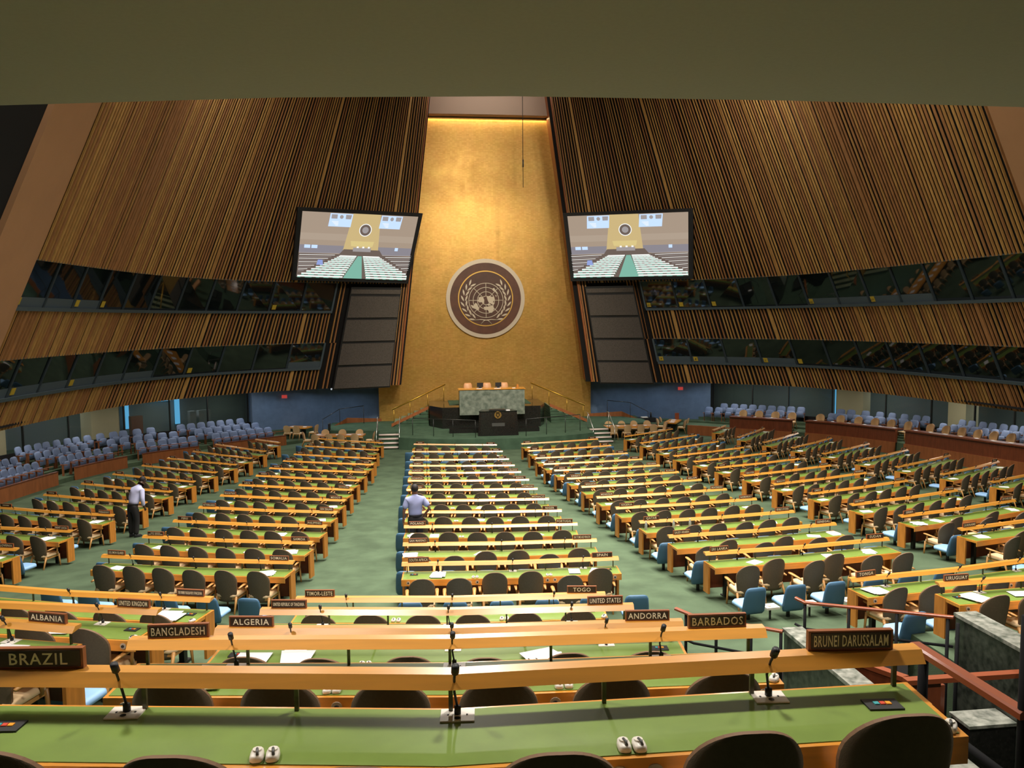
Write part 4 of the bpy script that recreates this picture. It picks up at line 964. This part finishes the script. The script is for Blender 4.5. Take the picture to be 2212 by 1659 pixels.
# left gallery : three rows in sections split by stairs
for (u0, u1), l in zip(((3.0, 7.0), (7.9, 11.4), (12.8, 16.4), (17.9, 25)), ('nearest the left blue wall', 'second section from the blue wall', 'third section from the blue wall', 'left gallery at the picture edge')): seat_row(-1, .65, u0, u1, .2, 'front row, %s' % l)
for (u0, u1), l in zip(((3.3, 7.6), (8.5, 12.4), (13.3, 16.8), (18, 25)), ('nearest the left blue wall', 'second section from the blue wall', 'third section from the blue wall', 'left gallery at the picture edge')): seat_row(-1, 1.5, u0, u1, .45, 'middle row, %s' % l)
for (u0, u1), l in zip(((3.8, 8.2), (9.4, 16.9), (18.3, 25)), ('nearest the left blue wall', 'long left gallery section', 'left gallery at the picture edge')): seat_row(-1, 2.35, u0, u1, .7, 'back row, %s' % l)
for (u0, u1), l in zip(((3.0, 9.0), (10.5, 15.8), (16.9, 23.5)), ('right gallery nearest the blue wall', 'middle right gallery', 'right gallery at the picture edge')): seat_row(1, 1.85, u0, u1, .72, 'front row, %s' % l, .62)
for (u0, u1), l in zip(((3.7, 9.3), (10.6, 15.7), (17.1, 23.5)), ('right gallery nearest the blue wall', 'middle right gallery', 'right gallery at the picture edge')): seat_row(1, 2.75, u0, u1, .9, 'back row, %s' % l, .62)
def gpanel(u0, u1, o0, o1, z0, z1, side, name, m, lab, cat, group):
    b = strip(u0, u1, o0, o1, z0, z1, side, 14); o = b.obj(name, m); tag(o, lab, cat, group); return o
for (u0, u1), l in zip(((2.5, 7.3), (8.2, 11.5), (12.5, 16.3), (17.7, 26)), ('nearest the blue wall', 'second from the blue wall', 'third from the blue wall', 'at the left picture edge')):
    t = empty('gallery_front_panel', Matrix.Identity(4)); tag(t, 'reddish wood front panel of the left gallery, %s' % l, 'panel', 'left gallery front panels')
    strip(u0, u1, 0, .06, -.3, .58, -1, 14).obj('panel', 'galwood', t); strip(u0, u1, -.02, .1, .58, .62, -1, 14).obj('cap', 'redwood', t)
    strip(u0, u1, .2, .23, .84, .87, -1, 14).obj('guard_rail', 'armwood', t)
for (u0, u1), (c0, c1), l in zip(((2.7, 9.4), (10.2, 16.1), (16.8, 26)), ((5.5, 9.4), (10.2, 16.1), (16.8, 26)), ('nearest the stage', 'in the middle', 'at the right picture edge')):
    t = empty('gallery_counter', Matrix.Identity(4)); tag(t, 'long reddish wood counter before the right gallery seats, %s' % l, 'counter', 'right gallery counters')
    strip(u0, u1, -.1, .0, -.3, .62, 1, 14).obj('lower_panel', 'galwood', t)
    strip(c0, c1, -.02, .1, .6, 1.27, 1, 14).obj('upper_panel', 'redwood', t)
    strip(c0, c1, -.1, .5, 1.27, 1.34, 1, 14).obj('counter_top', 'redwood', t)
    strip(c0, c0 + .06, 0, .5, .6, 1.27, 1, 1).obj('end_panel', 'redwood', t)
    n = int((c1 - c0) / .95)
    for k in range(n):
        u = c0 + .4 + (c1 - c0 - .8) * k / max(1, n - 1); p = G(u, .95, gz(u, 1) + .61, 1); (x, y), (tx, ty) = at(GC, GS, u)
        if not infront(Matrix.Translation(p)): continue
        c = empty('tan_chair', T(p.x, p.y, p.z, math.degrees(math.atan2(-tx, ty)) - 90 + 180))
        c.rotation_euler.z = math.atan2(-tx, ty) - math.pi / 2; c.scale = (1.12, 1.12, 1.12)
        tag(c, '%s tan chair from stage, right counter %s' % (ORD[k], l), 'chair', 'tan chairs behind the right counters')
        for n_, me in TANP: link(n_, me, c)
        q = G(u + .1, .2, gz(u, 1) + 1.36, 1); o = paper_mesh(1, random.Random(k), .16, .22).obj('paper_card', 'paper'); o.location = q
        tag(o, '%s white card from stage, right counter %s' % (ORD[k], l), 'paper', 'white cards on the right counters')

# ------------------------------------------------------------------ exit passage, parapets and handrails near the camera
def marble_wall(x0, x1, y0, y1, zt, zb, label):
    t = empty('marble_parapet', T((x0 + x1) / 2, (y0 + y1) / 2, zb)); tag(t, label, 'parapet', 'green marble parapets'); cx, cy = (x0 + x1) / 2, (y0 + y1) / 2
    MB().box(x0 - cx, x1 - cx, y0 - cy, y1 - cy, 0, zt - .05 - zb).obj('wall_face', 'darkmarble', t)
    MB().box(x0 - cx - .02, x1 - cx + .02, y0 - cy - .02, y1 - cy + .02, zt - .05 - zb, zt - zb).obj('cap', 'marblecap', t)
marble_wall(.64, .90, 6.5, 10.5, 2.98, .3, 'dark green marble parapet left of the exit passage')
marble_wall(2.94, 3.24, 5.0, 10.05, 3.25, .3, 'dark green marble parapet right of the exit passage')
b = MB().box(2.3, 2.92, 8.85, 9.2, .9, 2.24); b.cur = 1; b.box(2.28, 2.93, 8.83, 9.22, 2.24, 2.28)
tag(b.obj('marble_ledge', ['granite', 'marblecap']), 'low pale marble ledge inside the exit passage', 'ledge')
railing('handrail', [(-.62, 11.52), (-.42, 11.25), (.6, 10.46)], [2.96, 2.93, 2.95], 'mahogany handrail at the foot of the tier steps, left of the marble parapet', [(-.5, 11.38, 1.95, 2.93), (-.15, 11.05, 1.95, 2.93), (.25, 10.73, 1.95, 2.93), (.58, 10.47, 1.95, 2.94)], 'railwood', r=.03, group='mahogany handrails', mid=.42, mp='iron')
railing('handrail', [(1.36, 11.62), (1.46, 11.5), (2.85, 9.97)], [2.99, 2.95, 3.22], 'long mahogany handrail across the exit passage below the TONGA desk', [(1.46, 11.5, 1.95, 2.94), (1.9, 11.0, 1.6, 3.02), (2.35, 10.5, 1.3, 3.1), (2.80, 10.02, 1.0, 3.2), (2.88, 9.92, 1.0, 3.15)], 'railwood', r=.03, group='mahogany handrails', mid=.42, mp='iron')
t = railing('handrail', [(-1.68, 4.1), (-1.66, 3.28)], [5.53, 5.53], 'sloping mahogany handrail beside the BRUNEI DARUSSALAM desk', [(-1.68, 4.02, 4.85, 5.52), (-1.66, 3.3, 4.9, 6.0)], 'railwood', r=.034, group='mahogany handrails', mid=.36, mp='iron')
t = empty('wood_barrier', T(1.40, 8.75, .9)); tag(t, 'reddish wood barrier with an L-shaped top rail inside the exit passage', 'barrier')
MB().box(0, .42, 0, .05, 0, 2.02).obj('front_panel', 'redwood', t); MB().box(-.04, 1.52, -.03, .08, 2.02, 2.08).obj('top_rail', 'railwood', t)
b = MB(); P = [(0, .05), (-.42, .75)]
b.loft([[(x, y, 0), (x + .04, y + .03, 0), (x + .04, y + .03, 2.02), (x, y, 2.02)] for x, y in P]); b.obj('side_panel', 'redwood', t)
b = MB(); b.loft([[(x - .04, y + .03, 2.02), (x + .07, y + .06, 2.02), (x + .07, y + .06, 2.08), (x - .04, y + .03, 2.08)] for x, y in P]); b.obj('side_rail', 'railwood', t)
MB().box(.1, .8, .45, .5, .6, 1.75).obj('inner_panel', 'redwood', t)
for k, (dx, c) in enumerate(((0, 0), (.12, .06), (.25, -.05))):
    b = MB(); pts = [(-2.0 + .11 * k, 2.6, 4.91), (-1.96 + .11 * k, 2.8 + .04 * k, 4.91), (-1.86 + .1 * k, 3.05 + .05 * k, 4.91), (-1.88 + .06 * k, 3.6, 4.91)]
    b.tube(pts, .006, 6); tag(b.obj('loose_cable', ['white', 'black', 'white'][k]), '%s loose cable on the carpet beside the BRUNEI DARUSSALAM desk' % ('left', 'middle', 'right')[k], 'cable', 'loose cables')

# ------------------------------------------------------------------ people
def skin_mesh(name, nodes, edges, m, sub=2, faces_only=True):
    me = bpy.data.meshes.new(name + '_skel'); me.from_pydata([n[0] for n in nodes], edges, [])
    o = bpy.data.objects.new(name + '_skel', me); COL.objects.link(o)
    sk = o.modifiers.new('s', 'SKIN'); sk.use_smooth_shade = True; sb = o.modifiers.new('u', 'SUBSURF'); sb.levels = sub
    for i, n in enumerate(nodes):
        r = n[1]; me.skin_vertices[0].data[i].radius = r if isinstance(r, tuple) else (r, r)
        me.skin_vertices[0].data[i].use_root = (i == 0)
    bpy.context.view_layer.update()
    dg = bpy.context.evaluated_depsgraph_get(); out = bpy.data.meshes.new_from_object(o.evaluated_get(dg)); bpy.data.objects.remove(o)
    out.name = name; out.materials.clear(); out.materials.append(M[m])
    for p in out.polygons: p.use_smooth = True
    return out
def hand(b, P, d, s, side, m):
    """palm at P pointing along d (unit), s=scale"""
    pass
def person(mw, label, skin, shirt, lean, armL, armR, sleeve, headturn=0, h=1.0):
    """built facing +y. armX: (elbow, wrist) offsets from the shoulder"""
    t = empty('person', mw); tag(t, label, 'person', 'people walking among the desks')
    ly = lambda z: lean * max(0, z - .95) ** 1.3
    N = []; Ed = []
    def nd(p, r): N.append((Vector((p[0], p[1] + ly(p[2]), p[2])) * h, r * h if not isinstance(r, tuple) else (r[0] * h, r[1] * h))); return len(N) - 1
    def nx(p, r, prev): i = nd(p, r); Ed.append((prev, i)); return i
    pel = nd((0, 0, .95), (.15, .10)); wa = nx((0, .01, 1.10), (.14, .095), pel); ch = nx((0, 0, 1.28), (.165, .11), wa); ut = nx((0, -.01, 1.42), (.12, .08), ch); ne = nx((0, 0, 1.50), .052, ut)
    hd = nx((headturn * .01, .015, 1.575), (.078, .092), ne); hd2 = nx((headturn * .01, .02, 1.66), (.090, .108), hd); hd3 = nx((headturn * .01, .01, 1.73), (.066, .078), hd2)
    H = {}
    for s, arm in ((-1, armL), (1, armR)):
        sh = nx((s * .185, -.005, 1.41), .055, ut); (e, w) = arm
        S0 = (s * .185, -.005, 1.41)
        P1 = tuple(S0[i] + e[i] for i in range(3)); P2 = tuple(P1[i] + w[i] for i in range(3))
        a = nx(P1, .040, sh); c = nx(P2, .027, a)
        dv = Vector(w).normalized(); side = Vector((0, 1, 0)) if abs(dv.y) < .7 else Vector((1, 0, 0)); lat = dv.cross(side).cross(dv).normalized()
        pm = tuple(Vector(P2) + dv * .06); c2 = nx(pm, (.034, .020), c)
        for k, L in enumerate((.060, .072, .076, .066)):
            o = lat * (.027 - .018 * k); base = Vector(pm) + dv * .025 + o; f1 = nx(tuple(base), .0095, c2); f2 = nx(tuple(base + dv * L * .55), .009, f1); nx(tuple(base + dv * L * .95 + Vector((-s * .012, 0, 0))), .007, f2)
        th = nx(tuple(Vector(P2) + dv * .03 + lat * .035), .011, c); nx(tuple(Vector(P2) + dv * .075 + lat * .055), .008, th)
        H[s] = (S0, P1, P2)
        hp = nx((s * .095, 0, .88), .088, pel); kn = nx((s * .10, .01 + (.02 * s), .48), .056, hp); an = nx((s * .105, -.02, .09), .038, kn); fo = nx((s * .11, .09, .035), .035, an); nx((s * .115, .17, .03), .028, fo)
    link('body', skin_mesh('body', N, Ed, skin), t)
    # shirt
    N, Ed = [], []
    a0 = nd((0, 0, .95), (.19, .135)); a1 = nx((0, .01, 1.10), (.185, .13), a0); a2 = nx((0, 0, 1.28), (.205, .14), a1); a3 = nx((0, -.01, 1.42), (.165, .105), a2); a4 = nx((0, -.005, 1.50), .075, a3); nx((0, 0, 1.54), .07, a4)
    for s in (-1, 1):
        S0, P1, P2 = H[s]; b0 = nx((s * .195, -.005, 1.40), .085, a3)
        if sleeve < 1: nx(tuple(S0[i] + (P1[i] - S0[i]) * .85 for i in range(3)), .082, b0)
        else: b1 = nx(P1, .068, b0); nx(tuple(P1[i] + (P2[i] - P1[i]) * .93 for i in range(3)), .05, b1)
    link('shirt', skin_mesh('shirt', N, Ed, shirt), t)
    N, Ed = [], []
    a0 = nd((0, 0, .96), (.162, .12)); nx((0, 0, 1.03), (.165, .122), a0)
    for s in (-1, 1):
        b0 = nx((s * .10, 0, .86), .12, a0); b1 = nx((s * .105, .01 + .02 * s, .48), .090, b0); nx((s * .108, -.02, .07), .075, b1)
    link('trousers', skin_mesh('trousers', N, Ed, 'trouser'), t)
    def yz(x, y, z): return (x * h, (y + ly(z)) * h, z * h)
    b = MB(); b.ball(yz(headturn * .01, -.014, 1.685), (.092 * h, .100 * h, .105 * h), 14); b.obj('hair', 'hair', t)
    for s in (-1, 1):
        b = MB(); b.ball(yz(s * .081 + headturn * .01, .012, 1.645), (.012, .022, .034), 8); b.obj('ear', skin, t)
        b = MB(); b.ball(yz(s * .031 + headturn * .01, .098, 1.665), .012, 8); b.obj('eye', 'white', t)
        b = MB(); b.smooth = True; b.loft([[(s * .11 + w * math.cos(q), y + L * math.sin(q), z) for q in [2 * math.pi * j / 12 for j in range(12)]] for z, w, L, y in ((0, .05, .135, .05), (.03, .052, .137, .05), (.07, .045, .11, .03), (.10, .04, .06, -.02))]); b.obj('shoe', 'black', t)
    b = MB(); b.smooth = True; b.loft([[yz(x + headturn * .01, y, z) for x, y, z in ((-.014, .095, 1.625), (.014, .095, 1.625), (.008, .118, 1.63), (-.008, .118, 1.63))], [yz(x + headturn * .01, y, z) for x, y, z in ((-.008, .1, 1.67), (.008, .1, 1.67), (.004, .108, 1.67), (-.004, .108, 1.67))]]); b.obj('nose', skin, t)
    b = MB(); b.ball(yz(headturn * .01, .095, 1.595), (.024, .008, .007), 8); b.obj('mouth', 'emblembrown', t)
    b = MB(); b.loft([[(.168 * h * math.cos(q), .127 * h * math.sin(q) + ly(1.0), z * h) for q in [2 * math.pi * j / 20 for j in range(20)]] for z in (.985, 1.02)]); b.obj('belt', 'black', t)
    return t
person(T(-12.98, 24.45, fl(-13, 24.4), -35), 'person seen from behind in lilac shirt and black trousers, leaning at a left desk', 'skinD', 'shirt1', .55, ((-.06, .05, -.28), (.02, .10, -.24)), ((.09, .07, -.27), (-.02, .12, -.23)), 1, 2, .99)
person(T(-4.62, 20.15, fl(-4.6, 20.1), 8), 'person seen from behind in blue short-sleeved shirt, hand on hip, behind the POLAND nameplate', 'skinM', 'shirt2', .05, ((-.10, -.02, -.28), (-.01, .05, -.25)), ((.17, -.06, -.24), (-.10, .10, -.16)), .5, 0, 1.02)

# ------------------------------------------------------------------ light
def area(name, loc, size, power, col=(1, .94, .86), rot=(0, 0, 0), spread=180, shape='DISK', sy=None):
    power *= 1.0
    l = bpy.data.lights.new(name, 'AREA'); l.shape = shape; l.size = size; l.energy = power; l.color = col; l.spread = R(spread)
    if sy: l.size_y = sy
    o = bpy.data.objects.new(name, l); COL.objects.link(o); o.location = loc; o.rotation_euler = rot; return o
def aim(o, p): o.rotation_euler = (Vector(p) - o.location).to_track_quat('-Z', 'Y').to_euler()
def spot(name, loc, target, power, ang=40, blend=.6, col=(1, .93, .83), r=.35):
    l = bpy.data.lights.new(name, 'SPOT'); l.energy = power; l.spot_size = R(ang); l.spot_blend = blend; l.color = col; l.shadow_soft_size = r
    o = bpy.data.objects.new(name, l); COL.objects.link(o); o.location = loc; aim(o, target); return o
for x in (-4.5, -.5, 3.5):
    for y in (9.5, 14, 18.5, 23, 27.5, 32): area('ceiling_lamp', (x, y, 22.6), 2.6, 430, spread=110)
for x in (-11.5, 10.5):
    for y in (16, 26, 36): area('ceiling_lamp', (x, y, 22.6), 1.6, 620, spread=180)
spot('ceiling_spotlight', (-2, 40, 22.3), (-3, 14, 3), 6000, 40, .8)
for x, z, p in ((-2.5, 5, 10500), (2.5, 5, 10500), (0, 13, 3500)): spot('gold_wall_spotlight', (x, 24, 22.3), (x * .3, 53, z), p, 40, .95, (1, .9, .7))
spot('ceiling_spotlight', (0, 30, 22.5), (0, 46.5, 1), 9000, 36, .7)
for x in (-11, -7, -3, 1, 6): area('soffit_lamp', (x, 5.2, 9.95), .5, 150, spread=150)
for s_ in (-1, 1):
    for x, y in ((8.5, 51.6), (11, 51.2), (13.3, 50.2)): area('wall_washer_lamp', (s_ * x, y, 3.3), .3, 28, (.85, .93, 1), (R(-20), 0, 0))
    for u in (5, 9, 13, 17, 21, 25): p = G(u, 1.6, 3.38, s_); area('gallery_lamp', p, .6, 46, (1, .92, .82)); 
    for u in (6, 12, 18): p = G(u, 5.5, 3.38, s_); area('corridor_lamp', p, .6, 30, (.9, .97, 1))
for y in (10, 18, 25): area('aisle_lamp', (-24.5, y, 9), 1.0, 60, (.55, .7, 1))
area('cove_and_fill_lamp', (0, 52.9, 20.5), 13, 130, (1, .75, .38), (0, 0, 0), 180, 'RECTANGLE', .12)
o_ = area('cove_and_fill_lamp', (0, 49, 22.3), 6, 90, (1, .9, .8), (R(75), 0, 0), 150, 'RECTANGLE', .3)  # added fill lamp, not part of the cove: brightens the plaster above it
w = bpy.data.worlds.new('world'); SC.world = w; w.use_nodes = True
w.node_tree.nodes['Background'].inputs[0].default_value = (.9, .8, .7, 1); w.node_tree.nodes['Background'].inputs[1].default_value = .045
vs = SC.view_settings; vs.view_transform = 'Standard'; vs.look = 'None'; vs.exposure = 0; vs.gamma = 1; vs.use_curve_mapping = False
